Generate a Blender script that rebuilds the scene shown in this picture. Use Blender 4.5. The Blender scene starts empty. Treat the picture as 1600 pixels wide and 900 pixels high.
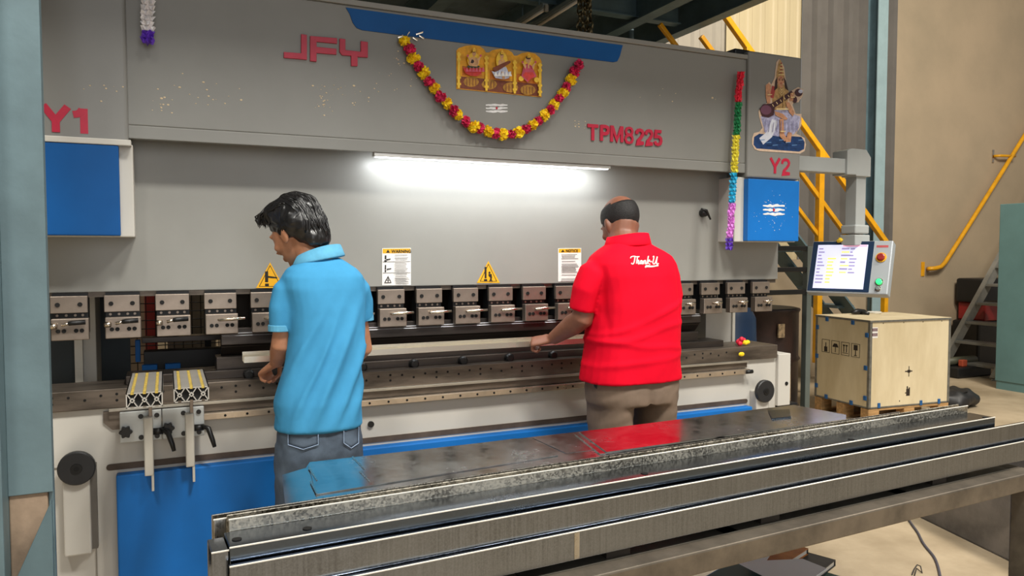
import bpy, bmesh, math, random
from mathutils import Vector, Matrix, Euler, noise
from mathutils.bvhtree import BVHTree
R = math.radians
random.seed(7)
sc = bpy.context.scene
col = sc.collection
# ------------------------------------------------------------------ camera
F = 1180.0
CAM = Vector((0, -3.2, 1.5))
ROTE = Euler((R(90 - 2.67), 0, R(-24.6)))
cd = bpy.data.cameras.new('camera')
cd.sensor_width = 36
cd.lens = 36 * F / 1600
cd.clip_end = 200
co = bpy.data.objects.new('camera', cd)
col.objects.link(co)
co.location = CAM
co.rotation_euler = ROTE
sc.camera = co
ROT = ROTE.to_matrix()
# ------------------------------------------------------------------ world, lights, exposure
w = bpy.data.worlds.new('hall_daylight')
sc.world = w
w.use_nodes = True
w.node_tree.nodes['Background'].inputs[0].default_value = (1.0, .965, .91, 1)
w.node_tree.nodes['Background'].inputs[1].default_value = .25


def lamp(name, loc, target, size, energy, color, sy=None):
    l = bpy.data.lights.new(name, 'AREA')
    l.shape = 'RECTANGLE'
    l.size = size
    l.size_y = sy or size
    l.energy = energy
    l.color = color
    o = bpy.data.objects.new(name, l)
    col.objects.link(o)
    o.location = loc
    o.rotation_euler = (Vector(target) - Vector(loc)).to_track_quat('-Z', 'Y').to_euler()
    return o


lamp('overhead_fill_left', (-1.6, -4.2, 7.0), (-.6, 0, .8), 1.0, 230, (1, .97, .9))  # unseen lamp added for more overhead light and edge glints
lamp('high_bay_lamp', (1.6, -4.2, 7.0), (1.6, 0, .8), 1.0, 390, (1, .97, .9))
lamp('overhead_fill_right', (4.7, -4.2, 7.0), (3.8, 0, .8), 1.0, 300, (1, .97, .9))  # second unseen lamp added for overhead light, on the right
lamp('front_fill_light', (1.0, -10.5, 3.0), (1.4, 0, .8), 5.0, 170, (.97, .98, 1.0), 5.0)  # added soft fill from behind the camera; no door is built there
lamp('rear_fill_light', (.6, 4.4, 3.5), (.6, 4.6, 0), .6, 70, (1, .93, .82))  # added fill to brighten the space behind the press
lamp('bay_lamp_stairs', (5.8, -1.5, 6.2), (7.6, 2.2, 1.0), 1.0, 290, (1, .92, .8))
sc.view_settings.view_transform = 'Standard'
sc.view_settings.look = 'None'
sc.view_settings.gamma = 1
sc.view_settings.use_curve_mapping = False
sc.view_settings.exposure = 0.0


# ------------------------------------------------------------------ helpers
def at(u, v, X=None, Y=None, Z=None):
    d = ROT @ Vector(((u - 800) / F, -(v - 450) / F, -1))
    if Y is not None:
        t = (Y - CAM.y) / d.y
    elif Z is not None:
        t = (Z - CAM.z) / d.z
    else:
        t = (X - CAM.x) / d.x
    return CAM + d * t


def lin(h):
    h = h.lstrip('#')
    r = []
    for i in (0, 2, 4):
        c = int(h[i:i + 2], 16) / 255
        r.append(c / 12.92 if c <= .04045 else ((c + .055) / 1.055) ** 2.4)
    return (*r, 1)


MATS = {}


def mat(name, h, rough=.5, metal=0, var=.1, scale=3, bump=0, bscale=80, stretch=(1, 1, 1), emit=0, spec=.5, sub=0, dark=None):
    """principled material: base colour broken up by two noises, optional fine bump"""
    if name in MATS:
        return MATS[name]
    m = bpy.data.materials.new(name)
    m.use_nodes = True
    nt = m.node_tree
    n = nt.nodes
    L = nt.links
    b = n['Principled BSDF']
    b.inputs['Roughness'].default_value = rough
    b.inputs['Metallic'].default_value = metal
    b.inputs['Specular IOR Level'].default_value = spec
    c = lin(h)
    b.inputs['Base Color'].default_value = c
    if sub:
        b.inputs['Subsurface Weight'].default_value = sub
        b.inputs['Subsurface Radius'].default_value = (.01, .004, .002)
    tc = n.new('ShaderNodeTexCoord')
    mp = n.new('ShaderNodeMapping')
    mp.inputs['Scale'].default_value = stretch
    L.new(tc.outputs['Object'], mp.inputs[0])
    if var:
        ns = n.new('ShaderNodeTexNoise')
        ns.inputs['Scale'].default_value = scale
        ns.inputs['Detail'].default_value = 6
        ns.inputs['Roughness'].default_value = .6
        L.new(mp.outputs[0], ns.inputs['Vector'])
        mx = n.new('ShaderNodeMix')
        mx.data_type = 'RGBA'
        d = lin(dark) if dark else tuple(x * (1 - 2.2 * var) for x in c[:3]) + (1,)
        e = tuple(min(1, x * (1 + var)) for x in c[:3]) + (1,)
        mx.inputs[6].default_value = d
        mx.inputs[7].default_value = e
        rp = n.new('ShaderNodeMapRange')
        rp.inputs['From Min'].default_value = .28
        rp.inputs['From Max'].default_value = .62
        L.new(ns.outputs['Fac'], rp.inputs[0])
        L.new(rp.outputs[0], mx.inputs[0])
        L.new(mx.outputs[2], b.inputs['Base Color'])
        rr = n.new('ShaderNodeMapRange')
        rr.inputs['To Min'].default_value = min(1, rough + .08)
        rr.inputs['To Max'].default_value = max(0, rough - .06)
        L.new(ns.outputs['Fac'], rr.inputs[0])
        L.new(rr.outputs[0], b.inputs['Roughness'])
    if bump:
        nb = n.new('ShaderNodeTexNoise')
        nb.inputs['Scale'].default_value = bscale
        nb.inputs['Detail'].default_value = 3
        L.new(mp.outputs[0], nb.inputs['Vector'])
        bp = n.new('ShaderNodeBump')
        bp.inputs['Strength'].default_value = bump
        bp.inputs['Distance'].default_value = .01
        L.new(nb.outputs['Fac'], bp.inputs['Height'])
        L.new(bp.outputs[0], b.inputs['Normal'])
    if emit:
        b.inputs['Emission Color'].default_value = c
        b.inputs['Emission Strength'].default_value = emit
    MATS[name] = m
    return m


def galv(name, h, rough=.24, cell=70, var=.25, brush=True, wave=.05, spang=.2):
    """zinc coated steel: spangle cells, vertical brushing, streaky gloss"""
    m = mat(name, h, rough, 1, 0)
    nt = m.node_tree
    n = nt.nodes
    L = nt.links
    b = n['Principled BSDF']
    tc = n['Texture Coordinate']
    vo = n.new('ShaderNodeTexVoronoi')
    vo.inputs['Scale'].default_value = cell
    L.new(tc.outputs['Object'], vo.inputs['Vector'])
    sp = n.new('ShaderNodeSeparateColor')
    L.new(vo.outputs['Color'], sp.inputs[0])
    no = n.new('ShaderNodeTexNoise')
    no.inputs['Scale'].default_value = 5
    no.inputs['Detail'].default_value = 7
    mp = n['Mapping']
    mp.inputs['Scale'].default_value = (50, 50, 1.5) if brush else (1, 1, 1)
    L.new(mp.outputs[0], no.inputs['Vector'])
    ad = n.new('ShaderNodeMath')
    ad.operation = 'MULTIPLY_ADD'
    ad.inputs[1].default_value = spang
    L.new(sp.outputs[0], ad.inputs[0])
    L.new(no.outputs['Fac'], ad.inputs[2])
    mx = n.new('ShaderNodeMix')
    mx.data_type = 'RGBA'
    c = lin(h)
    mx.inputs[6].default_value = tuple(x * (1 - var) for x in c[:3]) + (1,)
    mx.inputs[7].default_value = tuple(min(1, x * (1 + var)) for x in c[:3]) + (1,)
    mr = n.new('ShaderNodeMapRange')
    mr.inputs['From Min'].default_value = .35
    mr.inputs['From Max'].default_value = .95
    L.new(ad.outputs[0], mr.inputs[0])
    L.new(mr.outputs[0], mx.inputs[0])
    L.new(mx.outputs[2], b.inputs['Base Color'])
    r2 = n.new('ShaderNodeMapRange')
    r2.inputs['From Min'].default_value = .35
    r2.inputs['From Max'].default_value = .95
    r2.inputs['To Min'].default_value = rough * .7
    r2.inputs['To Max'].default_value = rough * 1.6
    L.new(ad.outputs[0], r2.inputs[0])
    L.new(r2.outputs[0], b.inputs['Roughness'])
    wv = n.new('ShaderNodeTexNoise')
    wv.inputs['Scale'].default_value = 2.6
    wv.inputs['Detail'].default_value = 2
    L.new(tc.outputs['Object'], wv.inputs['Vector'])
    bp = n.new('ShaderNodeBump')
    bp.inputs['Strength'].default_value = wave
    bp.inputs['Distance'].default_value = .1
    L.new(wv.outputs['Fac'], bp.inputs['Height'])
    L.new(bp.outputs[0], b.inputs['Normal'])
    return m


OFF = {}


class MB:
    def __init__(s):
        s.v = []
        s.f = []
        s.mi = []
        s.cur = 0

    def add(s, vs, fs):
        n = len(s.v)
        s.v += [Vector(p) for p in vs]
        for f in fs:
            s.f.append([i + n for i in f])
            s.mi.append(s.cur)
        return s

    def box(s, x0, x1, y0, y1, z0, z1):
        return s.add([(x0, y0, z0), (x1, y0, z0), (x1, y1, z0), (x0, y1, z0), (x0, y0, z1), (x1, y0, z1), (x1, y1, z1), (x0, y1, z1)],
                     [(0, 3, 2, 1), (4, 5, 6, 7), (0, 1, 5, 4), (1, 2, 6, 5), (2, 3, 7, 6), (3, 0, 4, 7)])

    def obox(s, c, ax, ay, az):
        c, ax, ay, az = map(Vector, (c, ax, ay, az))
        vs = [c + ax * i + ay * j + az * k for k in (-1, 1) for i, j in ((-1, -1), (1, -1), (1, 1), (-1, 1))]
        return s.add(vs, [(0, 3, 2, 1), (4, 5, 6, 7), (0, 1, 5, 4), (1, 2, 6, 5), (2, 3, 7, 6), (3, 0, 4, 7)])

    def bar(s, p0, p1, wd, ht, up=(0, 0, 1)):
        p0, p1 = Vector(p0), Vector(p1)
        d = (p1 - p0)
        z = d.normalized()
        a = z.cross(Vector(up))
        if a.length < 1e-4:
            a = z.cross(Vector((0, 1, 0)))
        a.normalize()
        b = a.cross(z)
        return s.obox((p0 + p1) / 2, a * wd / 2, b * ht / 2, d / 2)

    def prism(s, pts, axis, a, b):
        n = len(pts)
        f = {'x': lambda p, q: (q, p[0], p[1]), 'y': lambda p, q: (p[0], q, p[1]), 'z': lambda p, q: (p[0], p[1], q)}[axis]
        vs = [f(p, a) for p in pts] + [f(p, b) for p in pts]
        fs = [list(range(n)), list(range(2 * n - 1, n - 1, -1))]
        fs += [(i, (i + 1) % n, n + (i + 1) % n, n + i) for i in range(n)]
        return s.add(vs, fs)

    def slab(s, pts, d):
        """planar polygon of 3-D points given thickness d (a vector)"""
        n = len(pts)
        d = Vector(d)
        vs = [Vector(p) for p in pts] + [Vector(p) + d for p in pts]
        fs = [list(range(n)), list(range(2 * n - 1, n - 1, -1))]
        fs += [(i, (i + 1) % n, n + (i + 1) % n, n + i) for i in range(n)]
        return s.add(vs, fs)

    def loft(s, rings, cap=True, closed=True):
        n = len(rings[0])
        vs = [p for r in rings for p in r]
        fs = []
        for k in range(len(rings) - 1):
            for i in range(n if closed else n - 1):
                j = (i + 1) % n
                fs.append((k * n + i, k * n + j, (k + 1) * n + j, (k + 1) * n + i))
        if cap:
            fs.append(list(range(n))[::-1])
            fs.append([(len(rings) - 1) * n + i for i in range(n)])
        return s.add(vs, fs)

    def tube(s, pts, r, n=8, flat=1.0, up=None):
        pts = [Vector(p) for p in pts]
        rs = r if isinstance(r, (list, tuple)) else [r] * len(pts)
        t0 = (pts[1] - pts[0]).normalized()
        a = Vector(up) if up else (Vector((0, 0, 1)) if abs(t0.z) < .9 else Vector((1, 0, 0)))
        a = (a - t0 * a.dot(t0)).normalized()
        rings = []
        for i, p in enumerate(pts):
            t = (pts[min(i + 1, len(pts) - 1)] - pts[max(i - 1, 0)]).normalized()
            a = (a - t * a.dot(t)).normalized()
            b = t.cross(a)
            rings.append([p + a * math.cos(q) * rs[i] * flat + b * math.sin(q) * rs[i] for q in [2 * math.pi * k / n for k in range(n)]])
        return s.loft(rings)

    def cyl(s, p0, p1, r, n=16, r1=None):
        return s.tube([p0, p1], [r, r if r1 is None else r1], n)

    def ball(s, c, rx, ry=None, rz=None, nu=14, nv=9, M=None):
        ry = ry or rx
        rz = rz or rx
        c = Vector(c)
        vs = []
        for j in range(1, nv):
            th = math.pi * j / nv
            for i in range(nu):
                ph = 2 * math.pi * i / nu
                p = Vector((rx * math.sin(th) * math.cos(ph), ry * math.sin(th) * math.sin(ph), rz * math.cos(th)))
                vs.append(p)
        vs += [Vector((0, 0, rz)), Vector((0, 0, -rz))]
        fs = []
        for j in range(nv - 2):
            for i in range(nu):
                k = (i + 1) % nu
                fs.append((j * nu + i, (j + 1) * nu + i, (j + 1) * nu + k, j * nu + k))
        T, B = len(vs) - 2, len(vs) - 1
        for i in range(nu):
            k = (i + 1) % nu
            fs.append((T, i, k))
            fs.append((B, (nv - 2) * nu + k, (nv - 2) * nu + i))
        return s.add([c + (M @ p if M else p) for p in vs], fs)

    def mesh(s, name, off, recalc=True):
        me = bpy.data.meshes.new(name)
        me.from_pydata([tuple(p - off) for p in s.v], [], s.f)
        if recalc:
            bm = bmesh.new()
            bm.from_mesh(me)
            bmesh.ops.recalc_face_normals(bm, faces=bm.faces[:])
            bm.to_mesh(me)
            bm.free()
        me.polygons.foreach_set('material_index', s.mi)
        return me

    def build(s, name, m, parent=None, bevel=0, smooth=False, frame=None, origin=None, recalc=True, seg=2):
        if origin is None:
            lo = [min(p[i] for p in s.v) for i in range(3)]
            hi = [max(p[i] for p in s.v) for i in range(3)]
            c = Vector(((lo[0] + hi[0]) / 2, (lo[1] + hi[1]) / 2, lo[2] if parent is None else (lo[2] + hi[2]) / 2))
        else:
            c = Vector(origin)
        me = s.mesh(name, c, recalc)
        for x in (m if isinstance(m, (list, tuple)) else [m]):
            me.materials.append(x)
        return put(name, me, c, parent, bevel, smooth, frame, seg)


def put(name, me, c, parent=None, bevel=0, smooth=False, frame=None, seg=2):
    o = bpy.data.objects.new(name, me)
    col.objects.link(o)
    OFF[o] = Vector(c)
    if parent:
        o.parent = parent
        o.location = Vector(c) - OFF[parent]
    elif frame:
        o.matrix_world = frame @ Matrix.Translation(c)
    else:
        o.location = c
    if bevel:
        b = o.modifiers.new('bevel', 'BEVEL')
        b.width = bevel
        b.segments = seg
        b.limit_method = 'ANGLE'
        b.angle_limit = R(40)
    if smooth:
        me.polygons.foreach_set('use_smooth', [True] * len(me.polygons))
    return o


def empty(name, loc, label, cat, group=None, frame=None):
    o = bpy.data.objects.new(name, None)
    col.objects.link(o)
    o.empty_display_size = .1
    if frame:
        o.matrix_world = frame @ Matrix.Translation(loc)
    else:
        o.location = loc
    OFF[o] = Vector(loc)
    tag(o, label, cat, group)
    return o


def tag(o, label=None, cat=None, group=None, kind=None):
    if label:
        o['label'] = label
    if cat:
        o['category'] = cat
    if group:
        o['group'] = group
    if kind:
        o['kind'] = kind
    return o


def copy_tree(o, parent=None, delta=None):
    c = o.copy()
    col.objects.link(c)
    if parent:
        c.parent = parent
    if delta is not None:
        c.location = c.location + Vector(delta)
    for ch in [x for x in list(bpy.data.objects) if x.parent == o]:
        copy_tree(ch, c)
    return c


def text(s, size, m, parent, x, y, z, name='lettering', ext=.002, bold=0.0, sx=1.0, space=1.0, rot=(R(90), 0, 0), centre=False):
    """text standing in the x-z plane facing -Y, lower left corner at x, z"""
    cu = bpy.data.curves.new('t', 'FONT')
    cu.body = s
    cu.size = size
    cu.extrude = ext
    cu.offset = bold
    cu.space_character = space
    cu.resolution_u = 3
    if centre:
        cu.align_x = 'CENTER'
    t = bpy.data.objects.new('t', cu)
    me = bpy.data.meshes.new_from_object(t)
    bpy.data.objects.remove(t)
    M = Matrix.Translation((x, y, z)) @ Euler(rot).to_matrix().to_4x4() @ Matrix.Diagonal((sx, 1, 1, 1))
    me.transform(M)
    lo = Vector([min(v.co[i] for v in me.vertices) for i in range(3)])
    hi = Vector([max(v.co[i] for v in me.vertices) for i in range(3)])
    c = (lo + hi) / 2
    me.transform(Matrix.Translation(-c))
    me.materials.clear()
    me.materials.append(m)
    return put(name, me, c, parent)


RIB = [0]


def ribbon(mb, pts, hw, Y, t):
    """flat pen stroke of half width hw in the x-z plane"""
    n_ = len(pts)
    RIB[0] = (RIB[0] + 1) % 5
    L_, R_ = [], []
    for i in range(n_):
        a_ = Vector(pts[max(0, i - 1)])
        b_ = Vector(pts[min(n_ - 1, i + 1)])
        d_ = (b_ - a_).normalized()
        k_ = 1.0
        if 0 < i < n_ - 1:
            e_ = (Vector(pts[i]) - a_).normalized()
            k_ = 1 / max(.55, abs(d_.dot(e_)))
        q_ = Vector((-d_.y, d_.x)) * hw * k_
        L_.append(Vector(pts[i]) + q_)
        R_.append(Vector(pts[i]) - q_)
    for i in range(n_ - 1):
        mb.prism([tuple(L_[i]), tuple(L_[i + 1]), tuple(R_[i + 1]), tuple(R_[i])], 'y', Y - t - .00012 * (RIB[0] * 4 + i % 3), Y)


GLYPH = {'T': [[(.5, 0), (.5, 1)], [(0, .92), (1, .92)]],
         'P': [[(.14, 0), (.14, 1)], [(.14, .92), (.55, .92), (.78, .86), (.86, .7), (.78, .53), (.55, .46), (.14, .46)]],
         'M': [[(.1, 0), (.1, 1)], [(.9, 0), (.9, 1)], [(.13, .97), (.5, .12), (.87, .97)]],
         '8': [[(.5, .53), (.22, .6), (.17, .76), (.28, .9), (.5, .94), (.72, .9), (.83, .76), (.78, .6), (.5, .53), (.2, .44), (.13, .27), (.24, .1), (.5, .06), (.76, .1), (.87, .27), (.8, .44), (.5, .53)]],
         '2': [[(.13, .66), (.16, .82), (.3, .91), (.5, .94), (.72, .9), (.85, .76), (.8, .6), (.6, .42), (.3, .22), (.14, .07), (.95, .07)]],
         '5': [[(.88, .93), (.24, .93), (.16, .48), (.36, .58), (.6, .58), (.8, .48), (.86, .3), (.76, .13), (.5, .06), (.24, .1), (.1, .26)]],
         'Y': [[(.04, 1), (.5, .44)], [(.96, 1), (.5, .44)], [(.5, .5), (.5, 0)]],
         '1': [[(.72, 0), (.72, 1)], [(.02, .74), (.3, .77), (.5, .84), (.62, .96)]]}


def glyph(ch, u0, u1, vt, vb, Y, hw, m, parent, t=.004):
    x0_, x1_ = at(u0, (vt + vb) / 2, Y=Y).x, at(u1, (vt + vb) / 2, Y=Y).x
    z0_, z1_ = at((u0 + u1) / 2, vb, Y=Y).z, at((u0 + u1) / 2, vt, Y=Y).z
    mb = MB()
    for s_ in GLYPH[ch]:
        ribbon(mb, [(x0_ + (x1_ - x0_) * a_, z0_ + (z1_ - z0_) * b_) for a_, b_ in s_], hw, Y, t)
    return mb.build('letter', m, parent, recalc=True)


def ell(u, v, a, b, n=14, rot=0):
    r = R(rot)
    return [(u + a * math.cos(q) * math.cos(r) - b * math.sin(q) * math.sin(r), v + a * math.cos(q) * math.sin(r) + b * math.sin(q) * math.cos(r))
            for q in [2 * math.pi * k / n for k in range(n)]]


def rct(u0, v0, u1, v1):
    return [(u0, v0), (u1, v0), (u1, v1), (u0, v1)]


def printed(name, parent, Y, shapes, base_t=.0012, step=.00025, skew=None):
    """a flat print on a plane facing -Y: list of (material, outline), each layer a hair above the last"""
    mb = MB()
    ms = []
    y = Y
    for k, (m, pts) in enumerate(shapes):
        if m not in ms:
            ms.append(m)
        mb.cur = ms.index(m)
        t = base_t if k == 0 else step
        if skew:
            pts = [skew(*p) for p in pts]
        P = [at(p[0], p[1], Y=Y) for p in pts]
        P = [Vector((p.x, y, p.z)) for p in P]
        mb.slab(P, (0, -t, 0))
        y -= t
    return mb.build(name, ms, parent)


def fuse(mb, voxel, sm=6, factor=.5):
    """melt overlapping closed shapes into one continuous surface"""
    me = mb.mesh('tmp', Vector((0, 0, 0)))
    o = bpy.data.objects.new('tmp', me)
    col.objects.link(o)
    r = o.modifiers.new('r', 'REMESH')
    r.mode = 'VOXEL'
    r.voxel_size = voxel
    if sm:
        s = o.modifiers.new('s', 'SMOOTH')
        s.iterations = sm
        s.factor = factor
    dg = bpy.context.evaluated_depsgraph_get()
    dg.update()
    out = bpy.data.meshes.new_from_object(o.evaluated_get(dg))
    bpy.data.objects.remove(o)
    bpy.data.meshes.remove(me)
    out.polygons.foreach_set('use_smooth', [True] * len(out.polygons))
    return out


def finish(me, name, m, parent, origin=None):
    n = len(me.vertices)
    c = Vector(origin) if origin is not None else sum((v.co for v in me.vertices), Vector()) / n
    me.transform(Matrix.Translation(-c))
    me.name = name
    me.materials.clear()
    me.materials.append(m)
    return put(name, me, c, parent)


# ------------------------------------------------------------------ materials
PAINT = mat('grey_machine_paint', '#82817c', .38, 0, .05, 1.3)
RAMP = mat('lit_ram_paint', '#8f8e88', .36, 0, .05, 1.3)  # machine paint lightened for the light falling on the ram
PAINT2 = mat('pale_machine_paint', '#c3bfb6', .42, 0, .04, 1.6)
COVER = mat('cover_paint', '#807f7b', .34, 0, .04, 1.5)
BLUE = mat('blue_paint', '#126ab8', .45, 0, .07, 2, spec=.3)
BLUED = mat('blue_panel_paint', '#0a5090', .5, 0, .08, 2, spec=.25)
STEEL = mat('ground_steel', '#93867a', .38, .7, .12, 9)
STEELD = mat('oiled_die_steel', '#4a4440', .34, .8, .2, 7, stretch=(.4, 3, 3))
BED = mat('worn_bed_steel', '#6e645a', .42, .7, .25, 8, stretch=(.5, 3, 3))
DARK = mat('black_oxide', '#191a1c', .45, .3, .15, 10)
BLACK = mat('black_plastic', '#141414', .4, 0, .1, 20)
HOLE = mat('bolt_recess', '#0d0c0b', .7, .2, .1, 20)
CHROME = mat('bright_steel', '#d8cdbd', .2, 1, .08, 20)
ALU = mat('anodised_aluminium', '#d0cdc6', .34, .75, .05, 12)
REDL = mat('red_lettering', '#b4203c', .4, 0, .05, 20)
TEAL = mat('teal_paint', '#5f747a', .5, 0, .1, 4, bump=.04, bscale=60)
TEALD = mat('dark_teal_paint', '#566b71', .5, 0, .12, 4)
CABT = mat('cabinet_green_paint', '#5b7b7a', .42, 0, .06, 3)
YEL = mat('yellow_rail_paint', '#d99a0c', .36, 0, .1, 8)
WHITE = mat('white_print', '#e8e6e2', .55, 0, .03, 20)
YELS = mat('yellow_sticker', '#e3a81c', .45, 0, .05, 20)
INK = mat('black_ink', '#1c1712', .55, 0, .05, 20)
GREYI = mat('grey_print', '#8f8c88', .6, 0, .05, 30)
# ------------------------------------------------------------------ setting
CONC = mat('concrete_floor', '#ab9a80', .62, 0, .16, 1.7, bump=.15, bscale=25, dark='#8d7c62')
PLAST = mat('beige_plaster', '#a8957b', .8, 0, .06, .7, bump=.08, bscale=30, dark='#988971')
CLAD = mat('grey_cladding', '#67625c', .5, .1, .08, 2)
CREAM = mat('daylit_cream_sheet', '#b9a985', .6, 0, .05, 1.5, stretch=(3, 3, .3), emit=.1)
PANEL = mat('dull_beige_sheet', '#a39a8a', .6, 0, .06, 2)
WY = 3.65


def struct(o):
    o['kind'] = 'structure'
    return o


struct(MB().box(-8, 22, -14, 9, -.1, 0).build('floor', CONC))
XE = 4.6
xc0, xc1, xw = at(1140, 60, Y=WY).x, at(1254, 60, Y=WY).x, at(1388, 300, Y=WY).x
struct(MB().box(xw, 22, WY, WY + .2, 0, 6.5).build('wall_right', PLAST))
struct(MB().box(XE - .1, xw, WY - .06, WY + .2, 0, 1.42).build('wall_back', PLAST))
struct(MB().box(-2.7, XE + .1, 6.2, 6.4, 0, 6.5).build('wall_rear', PLAST))
struct(MB().box(-2.7, -2.5, 1.2, 6.2, 0, 6.5).build('light_block_wall', TEALD))  # unseen wall added to keep stray light out behind the press
struct(MB().box(XE - .1, XE + .02, WY, 6.2, 0, 6.5).build('wall_return', TEALD))


def corrugated(name, x0, x1, z0, z1, y, pitch, depth, m):
    pts = []
    x = x0
    k = 0
    while x < x1 - .02:
        pts += [(x, y), (x + pitch * .55, y), (x + pitch * .65, y - depth), (x + pitch * .9, y - depth)]
        x += pitch
    pts.append((x, y))
    pts = pts + [(p[0], p[1] + .004) for p in pts[::-1]]
    return struct(MB().prism(pts, 'z', z0, z1).build(name, m))


corrugated('wall_cladding', xc1, xw, 1.42, 6.5, WY, .26, .06, CLAD)
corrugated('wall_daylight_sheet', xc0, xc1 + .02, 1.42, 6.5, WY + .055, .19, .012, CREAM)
corrugated('wall_panel_sheet', XE, xc0, 1.42, 6.5, WY + .09, .3, .03, PANEL)
# pale flashing strip and the far steel column at the end of the cladding
xq = at(1363, 300, Y=WY).x
struct(MB().box(xq - .04, xq + .02, WY - .07, WY, 0, 6.5).build('trim_1', mat('flashing', '#a89a80', .6, .1, .3, 14, stretch=(1, 1, .2))))
xa, xb = at(1367, 300, Y=WY - .2).x, at(1382, 300, Y=WY - .2).x
cf = empty('steel_column', ((xa + xb) / 2, WY - .12, 0), 'slim teal steel column where the cladding meets the beige wall', 'column')
MB().box(xa, xb, WY - .2, WY - .188, 0, 6.5).build('flange', mat('pale_teal_paint', '#8fa5a8', .5, 0, .06, 4), cf)
MB().box((xa + xb) / 2 - .006, (xa + xb) / 2 + .006, WY - .188, WY - .012, 0, 6.5).build('web', TEALD, cf)
MB().box(xa, xb + .03, WY - .012, WY, 0, 6.5).build('flange', TEALD, cf)

# near column on the left edge: H section, bare concrete plinth, gusset
xr = at(78, 600, Y=-.62).x
nc = empty('steel_column', (xr - .2, -.5, 0), 'wide teal steel column in front of the left end of the press', 'column')
xl_ = at(7, 600, Y=-.62).x
zpl = at(50, 772, Y=-.62).z
MB().box(xl_, xr, -.62, -.60, zpl, 3.6).build('web', TEAL, nc, bevel=.002)
MB().box(xl_ - .03, xl_, -.70, -.42, 0, 3.6).build('flange', TEAL, nc, bevel=.003)
MB().box(xr - .014, xr - .001, -.60, -.57, 0, 3.6).build('flange', TEAL, nc, bevel=.002)
MB().box(xl_, xr - .015, -.612, -.45, 0, zpl).build('plinth', mat('bare_concrete_plinth', '#9a8570', .8, 0, .2, 6, bump=.1, bscale=40), nc, bevel=.004)
g0, g1, g2 = at(82, 778, Y=-.64), at(84, 930, Y=-.64), at(14, 930, Y=-.64)
MB().prism([(g0.x, g0.z), (g1.x, g1.z - .5), (g2.x - .12, g2.z - .5), (g2.x, g2.z)], 'y', -.655, -.64).build('gusset', TEALD, nc, bevel=.002)

# mezzanine above and behind the press
mz = empty('mezzanine', (1, 1, 3.6), 'dark teal steel mezzanine deck above and behind the press', 'mezzanine')
ZB = 3.6
MB().box(-2.45, XE - .12, -1.45, 6.15, ZB + .27, ZB + .33).build('deck_plate', mat('deck_underside', '#5a6a72', .6, .1, .2, 3), mz)  # unseen front overhang, its reach set to shade the upper beam


def ibeam_y(x, y0, y1, z0, h=.25, wd=.13, m=TEALD):
    b = MB()
    b.box(x - wd / 2, x + wd / 2, y0, y1, z0, z0 + .012)
    b.box(x - wd / 2, x + wd / 2, y0, y1, z0 + h - .012, z0 + h)
    b.box(x - .005, x + .005, y0, y1, z0 + .012, z0 + h - .012)
    return b.build('joist', m, mz)


def ibeam_x(y, x0, x1, z0, h=.25, wd=.13, m=TEALD):
    b = MB()
    b.box(x0, x1, y - wd / 2, y + wd / 2, z0, z0 + .012)
    b.box(x0, x1, y - wd / 2, y + wd / 2, z0 + h - .012, z0 + h)
    b.box(x0, x1, y - .005, y + .005, z0 + .012, z0 + h - .012)
    return b.build('cross_beam', m, mz)


for x in (-2.1, -1.0, .1, 1.2, at(678, 22, Z=ZB).x, at(842, 38, Z=ZB).x, 4.0):
    ibeam_y(x, -1.4, 6.1, ZB + .02)
ibeam_y(XE - .06, -1.4, WY - .03, ZB, .27, .12, TEALD)
for y in (-1.35, .55, at(1010, 34, Z=ZB + .05).y, 4.2):
    ibeam_x(y, -2.4, XE - .13, ZB + .06, .2, .1)
# two tube lamps (unlit) under the deck and a hanging hoist chain
for k, (ua, va, ub, vb) in enumerate(((808, 42, 852, 14), (832, 46, 908, -2))):
    a, b = at(ua, va, Z=ZB - .05), at(ub, vb, Z=ZB - .05)
    tl = empty('tube_lamp', (a + b) / 2, ['short unlit tube lamp under the mezzanine', 'longer unlit tube lamp under the mezzanine beside the hanging chain'][k], 'tube lamp')
    MB().bar(a + Vector((0, 0, .03)), b + Vector((0, 0, .03)), .05, .035).build('housing', mat('lamp_housing', '#7f8886', .5, 0, .05), tl)
    MB().cyl(a, b, .014, 10).build('tube', mat('glass_tube', '#d8cfc0', .2, 0, .02), tl, smooth=True)
    for f_ in (.2, .8):
        h_ = a.lerp(b, f_)
        MB().cyl(h_ + Vector((0, 0, .04)), Vector((h_.x, h_.y, ZB + .27)), .008, 8).build('hanger', TEALD, tl)
    d = (b - a).normalized()
    for e, q in ((a, -1), (b, 1)):
        MB().bar(e, e + d * q * .03, .03, .05).build('end_cap', mat('lamp_cap', '#8e8a80', .5), tl)
hc = empty('hoist_chain', at(915, 20, Y=1.0), 'bunched steel hoist chain hanging below the mezzanine', 'chain')
CH = mat('oily_chain_steel', '#6f6449', .32, .9, .3, 30)
zc = 3.58
k = 0
pc = at(915, 20, Y=1.0)
while zc > at(915, 75, Y=1.0).z:
    for q in range(3):
        cx = pc.x + (q - 1) * .032 + random.uniform(-.008, .008)
        cy = pc.y + random.uniform(-.02, .02)
        ang = (k + q) * math.pi / 2 + .5
        dx = Vector((math.cos(ang), math.sin(ang), 0))
        ring = [Vector((cx, cy, zc)) + dx * .021 * math.cos(t) + Vector((0, 0, 1)) * .03 * math.sin(t) for t in [2 * math.pi * i / 10 for i in range(11)]]
        MB().tube(ring, .0065, 6).build('link', CH, hc, smooth=True)
    zc -= .043
    k += 1

# ------------------------------------------------------------------ the press brake
YR = .12      # ram face
YBM = -.02      # beam face
YC = -.04    # end covers
pb = empty('press_brake', (1.35, .4, 0), 'large grey and blue sheet metal bending press with red lettering', 'press brake')


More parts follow.
